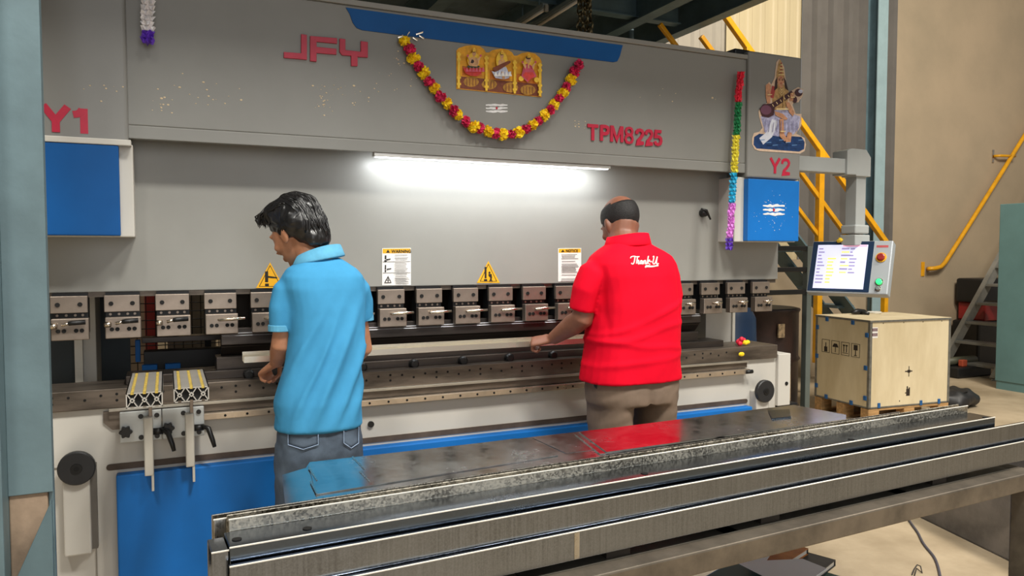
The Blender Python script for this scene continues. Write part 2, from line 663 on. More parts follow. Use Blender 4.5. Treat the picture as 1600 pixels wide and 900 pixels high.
def X(u, v, Y):
    return at(u, v, Y=Y).x


def Zz(u, v, Y):
    return at(u, v, Y=Y).z


zram = Zz(650, 447, YR)
zbeam = Zz(680, 243, YBM)
zbt = Zz(800, 43, YBM)          # top of the beam
xL, xRr = X(60, 450, YR), X(1215, 440, YR)
MB().box(xL - .05, xRr, YR, YR + .10, zram, zbeam + .25).build('ram', RAMP, pb, bevel=.003)
MB().box(xL - .02, xRr - .005, YR + .012, YR + .075, zram - .02, zram).build('ram_foot', BED, pb)
# upper beam cover
xb0, xb1 = X(205, 120, YBM), X(1164, 170, YBM)
MB().box(xb0 - .04, xb1 + .1, YBM, YBM + .5, zbeam + .05, zbt).build('upper_beam', PAINT, pb, bevel=.004)
hem = MB().prism([(YBM + .03, zbeam), (YBM - .003, zbeam), (YBM - .003, zbeam + .045), (YBM, zbeam + .05), (YBM + .04, zbeam + .05)], 'x', xb0 - .04, xb1 + .02).build('beam_hem', PAINT, pb, bevel=.002)
MB().box(xb0 - .04, xb1 + .02, YBM - .012, YBM + .06, zbt, zbt + .022).build('top_flange', mat('flange_paint', '#8c8a84', .45, 0, .05), pb, bevel=.002)
# blue name panel along the top of the beam
pl = [(540, 12), (546, 22), (551, 36), (557, 44), (566, 47.5)]
pr = [(958, 97.5), (964, 96), (968, 88), (971, 76), (972.5, 71)]
pts = [at(u, v, Y=YBM) for u, v in pl + pr]
z_t = zbt - .002
pts[0].z = min(pts[0].z, z_t)
pts[-1].z = min(pts[-1].z, z_t)
MB().prism([(p.x, p.z) for p in pts], 'y', YBM - .005, YBM).build('blue_panel', BLUED, pb, bevel=.001)

# end covers
def end_cover(u0, u1, side):
    x0, x1 = (X(u0, 300, YC), X(u1, 300, YC))
    zb, zm = Zz(1200, 378, YC), Zz(1200, 279, YC)
    zt = Zz(1210, 84, YC)
    MB().box(x0, x1, YC, YC + .4, zm, zt).build('cylinder_cover', COVER, pb, bevel=.012, seg=3)
    a, b = (x0 - .055, x1) if side > 0 else (x0, x1 + .012)
    MB().box(a, b, YC + .03, YC + .3, zb, zm + .004).build('cover_frame', PAINT2, pb, bevel=.004)
    if side > 0:
        MB().box(x0 + .003, x1 - .012, YC - .008, YC + .03, zb + .004, zm - .006).build('blue_cover', BLUE, pb, bevel=.004)
    else:
        MB().box(x0, x1 - .034, YC - .008, YC + .03, zb + .004, zm - .006).build('blue_cover', BLUED, pb, bevel=.004)
        MB().box(x0, x1 + .008, YC - .012, YC + .03, zm - .006, zm + .016).build('cover_lip', PAINT2, pb, bevel=.003)
    return x0, x1, zb, zm, zt


end_cover(-70, 203, -1)
rx0, rx1, rzb, rzm, rzt = end_cover(1167, 1250, 1)
MB().box(X(1152, 96, YBM), rx0 + .05, YBM + .02, YBM + .3, zbt - .02, zbt + .06).build('cable_gland_box', DARK, pb, bevel=.01)

# lettering
S = [[(470, 54), (479, 55.5), (479, 94), (443, 91), (443, 82), (470, 84)],
     [(484, 57), (526, 60.5), (526, 69), (494, 66), (494, 74), (525, 77), (525, 86), (494, 83.5), (494, 97), (484, 96)],
     [(530, 61), (539, 62), (539, 79), (563, 81.5), (563, 65), (574, 66.5), (574, 90.5), (558, 89.5), (558, 104), (548, 103.5), (548, 88), (534, 87), (530, 82)]]
for q in S:
    P = [at(u, v, Y=YBM) for u, v in q]
    MB().prism([(p.x, p.z) for p in P], 'y', YBM - .01, YBM - .0005).build('name_letter', REDL, pb, bevel=.001)
for ch, u0_, u1_, vt_, vb_ in (('T', 917, 934, 195, 219.5), ('P', 937, 951.5, 196, 220.5), ('M', 953, 973, 197, 222), ('8', 974.5, 989.5, 198.5, 225)):
    glyph(ch, u0_, u1_, vt_, vb_, YBM - .0005, .006 if ch == '8' else .0082, REDL, pb, .006)
for ch, u0_, u1_, vt_, vb_ in (('2', 992, 1005.5, 202, 225.5), ('2', 1007, 1020, 203, 226.5), ('5', 1021, 1034, 204, 227.5)):
    glyph(ch, u0_, u1_, vt_, vb_, YBM - .0005, .0078, REDL, pb, .006)
for ch, u0_, u1_, vt_, vb_, Y_ in (('Y', 66, 108, 165.5, 206.5, YC), ('1', 114, 138, 169.5, 208.5, YC)):
    glyph(ch, u0_, u1_, vt_, vb_, Y_ - .0003, .0125, REDL, pb, .001)
for ch, u0_, u1_, vt_, vb_, Y_ in (('Y', 1203, 1218.5, 247, 271, YC), ('2', 1220, 1235, 248, 273, YC)):
    glyph(ch, u0_, u1_, vt_, vb_, Y_ - .0003, .008, REDL, pb, .001)

# LED work light under the beam hem
l0, l1 = X(585, 250, YBM), X(955, 262, YBM)
led = MB().box(l0, l1, YBM + .004, YBM + .04, zbeam - .016, zbeam).build('led_lamp', ALU, pb, bevel=.002)
MB().box(l0 + .01, l1 - .01, YBM + .01, YBM + .036, zbeam - .019, zbeam - .016).build('diffuser', mat('led_diffuser', '#f4f6ff', .4, emit=5, var=0), led)
lo = lamp('led_lamp_light', ((l0 + l1) / 2, YBM + .022, zbeam - .024), ((l0 + l1) / 2, YBM + .16, zbeam - .2), l1 - l0 - .04, 5.8, (.92, .96, 1), .02)
lo.parent = led
lo.matrix_parent_inverse = Matrix.Translation(-OFF[led])

# tool clamps along the ram
u0s = X(80, 480, YR)
step = (X(1170, 460, YR) - u0s) / 19
hexh = [(math.cos(i * math.pi / 3) * .5, math.sin(i * math.pi / 3) * .5) for i in range(6)]
zt1, zt2 = zram - .012, zram - .076
zl1, zl2 = zram - .096, zram - .178
proto = {}
for k in range(20):
    x = u0s + step * k
    wd = .123
    kind = 0 if k < 3 else (1 if k < 15 else 2)
    if kind not in proto:
        c = MB().box(x + .004, x + wd, YR - .012, YR + .055, zl2 + .02, zram - .002).build('tool_clamp', DARK, pb)
        MB().box(x, x + wd, YR - .032, YR - .012, zt2, zt1).build('upper_plate', STEEL, c, bevel=.002)
        lower = MB().box(x + .003, x + wd + .004, YR - .05, YR - .012, zl2, zl1).build('lower_plate', STEEL, c, bevel=.003)
        for bx in (.024, .098):
            MB().cyl((x + bx, YR - .036, (zt1 + zt2) / 2), (x + bx, YR - .02, (zt1 + zt2) / 2), .0085, 12).build('bolt', HOLE, c)
        for bx in (.026, .045, .085, .104):
            MB().cyl((x + bx, YR - .054, (zl1 + zl2) / 2 - .005), (x + bx, YR - .03, (zl1 + zl2) / 2 - .005), .0078, 12).build('bolt', HOLE, c)
        for bx in (.02, .05, .08, .105):
            MB().cyl((x + bx, YR - .016, zl1 + .01), (x + bx, YR, zl1 + .01), .005, 8).build('set_screw', STEEL, c)
        zz = (zl1 + zl2) / 2 + .018
        if kind == 0:
            MB().tube([(x + .004, YR - .06, zz - .004), (x + .022, YR - .066, zz - .002)], [.011, .011], 10).build('lever_hub', CHROME, c, smooth=True)
            lv = MB().tube([(x + .04, YR - .066, zz), (x + .066, YR - .07, zz + .007)], [.006, .005], 8).build('lever', CHROME, c, smooth=True)
            MB().tube([(x + .062, YR - .07, zz + .006), (x + .075, YR - .07, zz + .008), (x + .118, YR - .07, zz + .01)], [.008, .009, .009], 10).build('lever_grip', BLACK, c, smooth=True)
        elif kind == 1:
            lv = MB().tube([(x + .05, YR - .06, zz), (x + .056, YR - .064, zz), (x + .095, YR - .07, zz + .003), (x + .152, YR - .075, zz + .005)], [.004, .006, .0075, .006], 10).build('lever', CHROME, c, smooth=True)
        else:
            lv = MB().tube([(x + .05, YR - .06, zz - .002), (x + .06, YR - .075, zz), (x + .098, YR - .08, zz + .004)], [.005, .007, .007], 10).build('lever', CHROME, c, smooth=True)
            MB().ball((x + .075, YR - .075, zz - .006), .01, nu=8, nv=6).build('lever_hub', CHROME, c, smooth=True)
        proto[kind] = (c, x)
    else:
        c0, x0 = proto[kind]
        copy_tree(c0, pb, (x - x0, 0, 0))

# punch, die and bed
xp0, xp1 = X(345, 530, YR), X(1090, 520, YR)
zp0, zp1 = Zz(640, 541, YR + .01), min(zl2 - .003, Zz(640, 500, YR))
q = YR - .065
MB().prism([(q + .075, zp1 + .02), (q + .075, zp1), (q + .04, zp1), (q + .04, zp1 - .045), (q + .052, zp1 - .053), (q + .052, zp0 + .04), (q + .085, zp0), (q + .095, zp0 + .01), (q + .11, zp1 - .03), (q + .11, zp1 + .02)], 'x', xp0, xp1).build('punch_tool', STEELD, pb, bevel=.002)
MB().prism([(q + .04, zp1 - .009), (q + .0385, zp1 - .009), (q + .046, zp1 + .001), (q + .07, zp1 + .001), (q + .07, zp1)], 'x', xp0 + .003, xp1 - .003).build('punch_highlight', mat('painted_punch_glint', '#d5d6dc', .3, .45, .05, 10), pb)  # bright strip standing in for the lamp glint along the punch
zb1 = Zz(650, 576, 0)
zb0 = Zz(650, 602, 0)
xt0, xt1 = X(70, 600, 0), X(1215, 545, 0)
MB().box(xt0 - .05, xt1, 0, .22, zb0, zb1).build('die_bed', BED, pb, bevel=.003)
hb = MB()
for k in range(60):
    x = xt0 + .02 + k * .053
    if x > xt1 - .03:
        break
    for dz in ([.68] if k % 2 else [.72, .4] if k % 4 == 0 else [.5]):
        z = zb0 + (zb1 - zb0) * dz
        hb.cyl((x, -.0015, z), (x, .01, z), .0052, 8)
tag(hb.build('bed_holes', HOLE, pb), kind='stuff')
zd = zb1
MB().box(xp0 - .35, xp1 + .13, .06, .2, zd, zd + .035).build('die_rail', STEELD, pb, bevel=.003)
MB().prism([(.09, zd + .035), (.09, zd + .085), (.132, zd + .085), (.14, zd + .07), (.148, zd + .085), (.19, zd + .085), (.19, zd + .035)], 'x', xp0 - .02, xp1 - .02).build('lower_die', STEELD, pb, bevel=.002)
for k in range(13):
    x = xp0 + .1 + k * .235
    if x > xp1:
        break
    MB().tube([(x, .062, zd + .014), (x, .044, zd + .014), (x, .036, zd + .014)], [.022, .022, .016], 12).build('die_clamp_knob', BLACK, pb, bevel=.002)
# lower table body
zlow = Zz(650, 627, 0)
MB().box(xt0 - .05, xt1 + .01, .02, .30, 0, zb0).build('lower_table', PAINT2, pb, bevel=.003)
# ledge and bright guide rail along the front
xg0, xg1 = X(170, 650, -.01), X(1170, 565, -.01)
MB().box(xg0, xg1, -.008, .02, zb0 - .012, zb0 - .0005).build('table_ledge', mat('ledge_steel', '#b8b2a6', .3, .7, .1, 8), pb, bevel=.001)
MB().box(xg0, xg1, .004, .02, zlow + .03, zb0 - .012).build('rail_recess', BED, pb)
gr = MB().box(xg0 + .1, xg1, -.022, .02, zlow, zlow + .026).build('guide_rail', mat('guide_rail_steel', '#c8b8a4', .28, .75, .1, 10), pb, bevel=.002)
k = 0
hb = MB()
x = xg0 + .16
while x < xg1:
    hb.cyl((x, -.0235, zlow + .013), (x, -.01, zlow + .013), .0052, 8)
    x += .083
tag(hb.build('rail_holes', HOLE, gr), kind='stuff')
MB().tube([(xg1 - .03, -.025, zlow + .012), (xg1 + .012, -.025, zlow + .012)], [.011, .011], 10).build('rail_stop', BLACK, pb, smooth=True)
MB().prism([(xg0 - .02, zb0 - .03), (xg0 - .02, zb0 - .055), (xg0 + .01, zb0 - .085), (xg0 + .06, zb0 - .085), (xg0 + .1, zb0 - .07), (xg0 + .1, zb0 - .013), (xg0 - .02, zb0 - .013)], 'y', .012, .0205).build('rail_pocket', BED, pb)
# long slot
zs = Zz(650, 682, 0)
xs0, xs1 = X(171, 731, 0), X(1169, 617, 0)
pts = [(xs0 + .012 * math.cos(t), zs + .012 * math.sin(t)) for t in [R(90 + 22.5 * i) for i in range(9)]] + [(xs1 + .012 * math.cos(t), zs + .012 * math.sin(t)) for t in [R(-90 + 22.5 * i) for i in range(9)]]
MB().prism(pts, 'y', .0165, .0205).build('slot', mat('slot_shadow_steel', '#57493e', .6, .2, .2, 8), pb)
MB().tube([(X(581, 664, 0), .01, Zz(581, 664, 0)), (X(581, 664, 0), .021, Zz(581, 664, 0))], .0135, 14).build('round_plug', BLACK, pb)
# blue front panel
xf0, xf1 = X(182, 757, -.01), X(1172, 636, -.01)
zf = max(Zz(650, 699.5, -.03), Zz(1050, 649, -.03))
MB().box(xf0, xf1, -.03, .02, .02, zf).build('blue_front_panel', BLUE, pb, bevel=.006)
# levelling arms with dark discs at both ends
def side_arm(u, v, ub, vb):
    c = at(u, v, Y=-.04)
    e = at(ub, vb, Y=-.03)
    hw = .044
    MB().box(c.x - hw - .004, c.x + hw - .004, -.035, .02, e.z, c.z).build('guide_arm', PAINT2, pb, bevel=.006)
    MB().box(c.x + hw - .004, c.x + hw + .016, -.012, .02, e.z + .01, c.z).build('arm_channel', mat('shadow_grey_steel', '#6c6862', .5, .4, .1), pb)
    d = MB().tube([(c.x, -.034, c.z), (c.x, -.052, c.z), (c.x, -.056, c.z)], [.062, .062, .058], 32).build('roller_disc', mat('dark_disc', '#2c2c2d', .45, .2, .1, 10), pb)
    MB().tube([(c.x, -.056, c.z), (c.x, -.060, c.z)], [.019, .018], 16).build('disc_hub', BLACK, d)
    MB().tube([(c.x, -.060, c.z), (c.x, -.0615, c.z)], [.009, .009], 6).build('hub_bolt', HOLE, d)


side_arm(120, 731, 120, 868)
side_arm(1194, 611, 1194, 700)
# seams on the left leg
MB().box(X(147, 780, 0), X(147, 780, 0) + .004, .0165, .0205, 0, Zz(147, 744, 0)).build('panel_seam', mat('seam', '#857f75', .6), pb)
MB().box(xt0 - .05, X(96, 735, 0), .0165, .0205, Zz(100, 733, 0), Zz(100, 731.5, 0)).build('panel_seam', mat('seam', '#857f75', .6), pb)
# right end cheek
xk0, xk1 = X(1212, 590, .02), X(1231, 590, .02)
MB().box(xt1 + .008, xk1, .0, .3, Zz(1222, 634, 0), Zz(1222, 553, 0)).build('end_cheek', PAINT2, pb, bevel=.004)
MB().tube([(xk1 - .03, -.003, Zz(1220, 600, 0)), (xk1 - .03, .01, Zz(1220, 600, 0))], .011, 12).build('cheek_bolt', HOLE, pb)
MB().tube([at(1228, 626, Y=.12), at(1228, 572, Y=.12), at(1228, 570, Y=.12), at(1228, 566, Y=.12)], [.026, .026, .022, .022], 18).build('column_cylinder', CHROME, pb, smooth=True)
MB().box(X(1213, 636, .08), X(1240, 636, .08), .05, .3, 0, Zz(1228, 626, .12)).build('cylinder_foot', DARK, pb, bevel=.004)

# side frames, rear beams and the view through the throat
xfl0, xfl1 = X(117, 560, .45), X(151, 560, .45)
MB().box(xfl0 + .03, xfl1, .45, 1.6, 0, zbt).build('side_frame', PAINT2, pb, bevel=.003)
MB().box(xfl0, xfl0 + .03, .44, .5, zb1 - .1, zram).build('frame_edge', mat('bright_frame_edge', '#d6d2c6', .4), pb)
xfr0, xfr1 = X(1103, 500, .45), X(1147, 500, .45)
MB().box(xfr0, xfr1 - .02, .45, 1.6, 0, zbt).build('side_frame', PAINT2, pb, bevel=.003)
MB().box(xfr1 - .02, xfr1, .44, .5, zb1 - .1, zram).build('frame_edge', mat('bright_frame_edge', '#d6d2c6', .4), pb)
MB().box(xL - .1, xfl0 - .005, .5, .52, .3, zram).build('inner_guard', mat('dark_teal_guard', '#262f33', .5, .2, .15), pb)
MB().box(X(152, 560, .7), X(204, 560, .7), .7, .72, .3, zram + .1).build('inner_guard', mat('dark_teal_guard', '#262f33', .5, .2, .15), pb)
MB().box(xfl1, xfr0, 1.15, 1.2, zram + .05, zbt).build('rear_plate', PAINT, pb)
bg = MB().box(X(225, 580, .5), X(1085, 540, .5), .5, .58, zb1 - .01, zb1 + .075).build('backgauge_beam', mat('backgauge_black', '#2a2928', .4, .4, .2), pb, bevel=.003)
MB().box(X(222, 560, .62), X(1060, 530, .62), .62, .70, zb1 + .1, zb1 + .125).build('backgauge_rail', STEELD, pb, bevel=.002)
for u in (232, 268, 1050):
    MB().box(X(u - 10, 570, .49), X(u + 14, 570, .49), .46, .5, zb1 - .02, zb1 + .02).build('backgauge_bracket', BLUE, pb, bevel=.003)
for u in (232,):
    MB().box(X(u - 20, 570, .6), X(u - 12, 570, .6), .58, .62, zb1 + .02, zb1 + .12).build('backgauge_bracket', BLUE, pb, bevel=.003)
for u in (262, 420, 700, 1020):
    MB().box(X(u - 18, 540, .8), X(u + 18, 540, .8), .75, .95, zb1 + .1, zram + .05).build('backgauge_carriage', mat('carriage_black', '#1d2022', .4, .3, .2), pb, bevel=.01)
MB().box(X(320, 540, .9), X(330, 540, .9), .9, .93, .4, zram + .1).build('rear_post', DARK, pb)
MB().box(X(350, 520, .4), X(1060, 500, .4), .40, .42, zb1 + .13, zram + .02).build('finger_guard', mat('guard_black_brown', '#33291f', .5, .3, .2), pb)

# little black lever lock on the ram and stickers
lk = at(1097, 333, Y=YR)
kb = MB().tube([(lk.x, YR, lk.z), (lk.x, YR - .03, lk.z), (lk.x, YR - .036, lk.z)], [.022, .02, .014], 12).build('ram_lock', BLACK, pb)
MB().tube([(lk.x - .03, YR - .03, lk.z + .02), (lk.x, YR - .036, lk.z + .012), (lk.x + .03, YR - .034, lk.z - .035)], [.006, .008, .005], 8).build('lock_lever', BLACK, kb, smooth=True)


def tri(cx, v0, v1, half):
    o = [(cx, v0), (cx + half, v1), (cx - half, v1)]
    i = [(cx, v0 + 4), (cx + half - 4.4, v1 - 2.2), (cx - half + 4.4, v1 - 2.2)]
    j = [(cx, v0 + 6), (cx + half - 6, v1 - 3), (cx - half + 6, v1 - 3)]
    return [(YELS, o), (INK, i), (YELS, j)]


st = printed('warning_sticker', pb, YR - .0005, tri(422, 410, 450, 22) + [(INK, rct(414, 424, 419, 441)), (INK, rct(414, 443, 420, 447)), (INK, [(419, 431), (433, 433), (433, 435), (419, 434)])])
st['label'] = 'yellow triangle hand crushing sticker'
st = printed('warning_sticker', pb, YR - .0005, tri(763, 408, 442, 18) + [(INK, rct(757, 417, 760, 435)), (INK, rct(756, 436, 761, 439.5)), (INK, ell(764.5, 426, 1.6, 1.8)), (INK, [(763, 428), (768, 428), (768.5, 434), (766, 440), (764, 440), (766, 434), (763, 431)]), (INK, [(767, 434), (769.5, 440), (767.5, 440), (766, 435)])])
st['label'] = 'yellow triangle sticker with standing worker pictogram'


def panel(u0, v0, u1, v1, hdr, txt, pict):
    sk = lambda u, v: (u, v - (u - u0) * .012)
    sh = [(WHITE, rct(u0, v0, u1, v1)), (YELS, rct(u0 + .8, v0 + .8, u1 - .8, v0 + hdr))]
    cx = u0 + (u1 - u0) * .2
    sh += [(INK, [(cx, v0 + 2), (cx + 3, v0 + hdr - 1), (cx - 3, v0 + hdr - 1)])]
    rnd = random.Random(int(u0))
    if pict:
        for f in (.36, .66):
            sh.append((INK, rct(u0 + 1, v0 + (v1 - v0) * f, u1 - 1, v0 + (v1 - v0) * f + .6)))
        sh += [(INK, rct(u0 + 4, v0 + 11, u0 + 6.5, v0 + 17)), (INK, ell(u0 + 5, v0 + 20, 2, 1.8)), (INK, [(u0 + 6, v0 + 17), (u0 + 13, v0 + 16), (u0 + 13, v0 + 17.5), (u0 + 7, v0 + 19)]),
               (INK, rct(u0 + 4, v0 + 26, u0 + 6, v0 + 33)), (INK, rct(u0 + 4, v0 + 34, u0 + 6, v0 + 37)), (INK, [(u0 + 7, v0 + 32), (u0 + 14, v0 + 31), (u0 + 14, v0 + 32.5), (u0 + 7, v0 + 34)]),
               (INK, [(u0 + 9, v0 + 43), (u0 + 14.5, v0 + 54), (u0 + 3, v0 + 54)]), (WHITE, [(u0 + 9, v0 + 45.5), (u0 + 12.5, v0 + 53), (u0 + 5, v0 + 53)]), (INK, rct(u0 + 8.3, v0 + 46, u0 + 9.6, v0 + 53)), (INK, rct(u0 + 5, v0 + 49.5, u0 + 13, v0 + 50.5))]
        ta, tb = u0 + 19, u1 - 3
    else:
        ta, tb = u0 + 4, u1 - 4
    v = v0 + hdr + 2.5
    while v < v1 - 2:
        if rnd.random() < .86:
            sh.append((GREYI, rct(ta + rnd.uniform(0, 2), v, tb - rnd.uniform(0, 7), v + .9)))
        v += 2.1
    o = printed('instruction_sticker', pb, YR - .0005, sh, skew=sk)
    a = at(u0 + (u1 - u0) * .32, v0 + hdr - 1.2, Y=YR)
    text(txt, .019, INK, o, a.x, YR - .0005 - .0016 - len(sh) * .00002 - .0006, a.z, 'sticker_heading', .0002, .0004, 1.0)
    return o


st = panel(597, 388, 642, 446, 8, 'WARNING', True)
st['label'] = 'white sticker headed WARNING with pictograms'
st = panel(872, 388, 908, 440, 7, 'NOTICE', False)
st['label'] = 'white text sticker headed NOTICE'
# ash marks with a red dot
def ash(cx, cy, wd, hgt, Y, seed):
    rnd = random.Random(seed)
    sh = []
    A = mat('white_ash', '#dcdcdc', .9, 0, .1, 40)
    for k in (-1, 0, 1):
        y = cy + k * hgt * .38
        top = [(cx - wd + 2 * wd * t, y - hgt * .12 * (1 + rnd.uniform(-.5, .5)) * (.5 + math.sin(math.pi * t) * .6)) for t in [i / 9 for i in range(10)]]
        bot = [(cx - wd + 2 * wd * t, y + hgt * .12 * (1 + rnd.uniform(-.5, .5)) * (.5 + math.sin(math.pi * t) * .6)) for t in [i / 9 for i in range(10)]]
        sh.append((A, top + bot[::-1]))
    sh.append((mat('vermilion', '#b01730', .7), ell(cx, cy, wd * .1, hgt * .16)))
    printed('ash_mark', pb, Y - .0003, sh, .0004)


ash(776, 169, 17, 13, YBM, 3)
ash(1209, 328, 17, 17, YC - .008, 9)
# dried flecks thrown at the beam
fm = MB()
rnd = random.Random(5)
for (cu, cv, su, sv, n) in ((255, 160, 7, 26, 16), (318, 150, 26, 16, 18), (530, 145, 22, 14, 34), (505, 165, 10, 10, 10), (600, 130, 20, 16, 10), (905, 195, 8, 8, 12), (620, 110, 12, 20, 8), (1050, 150, 40, 16, 8), (170, 140, 20, 12, 8)):
    for k in range(n):
        u, v = rnd.gauss(cu, su), rnd.gauss(cv, sv * .7)
        if u < 210 and u > 196 or v > 200 + (u - 205) * .06:
            continue
        Y = YC if u < 200 else YBM
        p = at(u, v, Y=Y)
        r = abs(rnd.gauss(.0022, .0012)) + .001
        fm.tube([(p.x, Y, p.z), (p.x, Y - .0015, p.z)], [r, r * .8], 6, flat=.7)
tag(fm.build('dried_flecks', mat('fleck_cream', '#d9c3a0', .8), pb), kind='stuff')
fm = MB()
for k in range(46):
    u, v = 1209 + rnd.gauss(0, 13), 330 + rnd.gauss(0, 20)
    if 1170 < u < 1244 and 286 < v < 374:
        p = at(u, v, Y=YC - .008)
        r = rnd.uniform(.001, .0026)
        fm.tube([(p.x, YC - .008, p.z), (p.x, YC - .0095, p.z)], [r, r * .8], 6)
tag(fm.build('dried_flecks', mat('ash_fleck', '#d8d4cc', .8), pb), kind='stuff')
# ------------------------------------------------------------------ control pendant
pn = empty('control_pendant', (3.4, .05, 1.3), 'grey operator panel with lit screen hanging from a swing arm', 'control panel')
ya = .1
PG = mat('pendant_grey', '#a5a8a6', .4, 0, .04)
a0, a1 = at(1258, 257, Y=ya), at(1318, 253, Y=ya)
c1 = at(1338, 250, Y=ya)
hz = .048
MB().bar((rx1 - .02, ya, a0.z), (a1.x, ya, a0.z), .08, .085).build('arm', PG, pn, bevel=.004)
zt = at(1335, 235, Y=ya).z
zk = at(1338, 277, Y=ya).z
MB().prism([(a1.x - .03, zt - .012), (a1.x, zt), (c1.x + .02, zt), (c1.x + .06, zt - .045), (c1.x + .06, zk), (c1.x - .06, zk), (c1.x - .06, a0.z - .05), (a1.x - .03, a0.z - .05)], 'y', ya - .055, ya + .055).build('elbow', PG, pn, bevel=.006)
zc1 = at(1338, 352, Y=ya).z
zc2 = at(1338, 381, Y=ya).z
MB().box(c1.x - .04, c1.x + .04, ya - .04, ya + .04, zc1 - .01, zk + .01).build('column', PG, pn, bevel=.004)
MB().box(c1.x - .058, c1.x + .058, ya - .055, ya + .055, (zc1 + zc2) / 2 + .003, zc1).build('swivel_collar', PG, pn, bevel=.008)
MB().box(c1.x - .062, c1.x + .062, ya - .058, ya + .058, zc2 - .01, (zc1 + zc2) / 2 - .003).build('swivel_base', PG, pn, bevel=.006)
# screen housing, turned to the operators and tilted back
n = Vector((-.9, -.44, 0)).normalized()
t = R(20)
rt = Vector((0, 0, 1)).cross(n) * 1
rt = Vector((-n.y, n.x, 0))
if rt.x < 0:
    rt = -rt
dn = n * math.sin(t) + Vector((0, 0, -math.cos(t)))
nn = (n * math.cos(t) + Vector((0, 0, math.sin(t)))).normalized()
cp = at(1326, 417, Y=ya - .03)
hw = .229
hh = .166


def pp(a, b, d=0):
    return cp + rt * hw * a - dn * hh * b + nn * d


def plate(name, m, a0, b0, a1, b1, d0, d1, parent, bev=0):
    return MB().slab([pp(a0, b0, d0), pp(a1, b0, d0), pp(a1, b1, d0), pp(a0, b1, d0)], nn * (d1 - d0)).build(name, m, parent, bevel=bev)


hs = plate('housing', mat('pendant_face', '#a7acaf', .35, .2, .03), -1, -1, 1, 1, -.07, 0, pn, .006)
plate('bezel', mat('screen_bezel', '#22324a', .15, 0, .05), -.97, -.94, .56, .97, 0, .003, hs)
scr = mat('lit_screen', '#c6c8e6', .3, 0, 0, emit=.6)
s_ = plate('screen', scr, -.84, -.84, .42, .84, .003, .004, hs)
mb = MB()
rnd = random.Random(3)
sm = [mat('screen_text', '#8f86b0', .4, 0, 0, emit=.45), mat('screen_yellow', '#e4d878', .4, 0, 0, emit=.6), mat('screen_pink', '#e3a4ba', .4, 0, 0, emit=.6)]


def spx(a0, b0, a1, b1, k, d=.0045):
    mb.cur = k
    mb.add([pp(a0, b0, d), pp(a1, b0, d), pp(a1, b1, d), pp(a0, b1, d)], [(0, 1, 2, 3)])


spx(-.2, .76, .4, .83, 2)
for k in range(11):
    b = .66 - k * .13
    spx(-.80, b, -.80 + rnd.uniform(.08, .2), b + .05, 0)
    if k > 2:
        spx(-.55, b, -.55 + rnd.uniform(.06, .22), b + .07, 1)
    if k < 8:
        spx(-.22, b, -.22 + rnd.uniform(.1, .26), b + .06, 1 if k % 2 else 0)
        spx(.0, b, .0 + rnd.uniform(.05, .2), b + .05, 0)
mb.build('screen_graphics', sm, s_)
for (a, b, r, m, nm) in ((.76, .36, .022, mat('emergency_red', '#8e1d16', .35), 'emergency_stop'), (.78, -.55, .0165, mat('green_lit_button', '#35e07c', .3, emit=1.2, var=0), 'start_button'), (.77, -.8, .012, mat('grey_button', '#9aa0a0', .3, .6), 'key_switch')):
    c = pp(a, b)
    rg = MB().cyl(c, c + nn * .006, r * 1.35, 20).build('button_ring', YELS if nm == 'emergency_stop' else CHROME, hs)
    MB().tube([c + nn * .006, c + nn * .016, c + nn * .02], [r, r, r * .75], 18).build(nm, m, rg, smooth=False)
plate('maker_mark', mat('maker_red', '#b0484a', .5), .62, .74, .9, .82, 0, .001, hs)
# marigold offering on top of the pendant
yp = pp(-.27, 1.06, -.03)
mk = MB()
for k in range(9):
    mk.ball((yp.x + random.uniform(-.045, .045), yp.y + random.uniform(-.02, .02), yp.z + random.uniform(0, .035)), .017, .015, .012, 8, 6)
tag(mk.build('flower_offering', mat('pale_marigold', '#e8c02c', .7, 0, .2, 40)), 'small heap of yellow flowers on top of the operator panel', 'flowers')

# ------------------------------------------------------------------ garlands and prints on the press
def marigold(seed, r=.0262):
    rnd = random.Random(seed)
    mb = MB()
    mb.ball((0, 0, 0), r * .74, r * .74, r * .62, 10, 7)
    for k in range(90):
        z = rnd.uniform(-1, 1)
        a = rnd.uniform(0, 6.283)
        d = Vector((math.sqrt(1 - z * z) * math.cos(a), math.sqrt(1 - z * z) * math.sin(a), z * .85))
        s_ = d.cross(Vector((rnd.random() - .5, rnd.random() - .5, rnd.random() - .5))).normalized()
        q = d.cross(s_)
        b, w2 = d * r * .66, r * .26
        tip = d * r * rnd.uniform(.95, 1.18)
        mb.add([b - s_ * w2, b + s_ * w2, tip + s_ * w2 * .7 + q * w2 * .3, tip - s_ * w2 * .7 + q * w2 * .3], [(0, 1, 2, 3)])
    return mb


MY = mat('marigold_yellow', '#fbd21c', .75, 0, .2, 60, dark='#e3ab0e')
MP = mat('marigold_pink', '#d62a5c', .75, 0, .25, 60, dark='#8d1238')
ctrl = [(634, 66), (650, 95), (670, 125), (693, 155), (716, 180), (745, 199), (775, 208), (803, 208), (830, 197), (855, 177), (877, 150), (893, 122), (904, 102)]


def catmull(P, n):
    P = [2 * Vector(P[0]) - Vector(P[1])] + [Vector(p) for p in P] + [2 * Vector(P[-1]) - Vector(P[-2])]
    out = []
    for i in range(1, len(P) - 2):
        for k in range(n):
            t = k / n
            a, b, c, d = P[i - 1], P[i], P[i + 1], P[i + 2]
            out.append(.5 * ((2 * b) + (c - a) * t + (2 * a - 5 * b + 4 * c - d) * t * t + (3 * b - a - 3 * c + d) * t ** 3))
    out.append(P[-2])
    return out


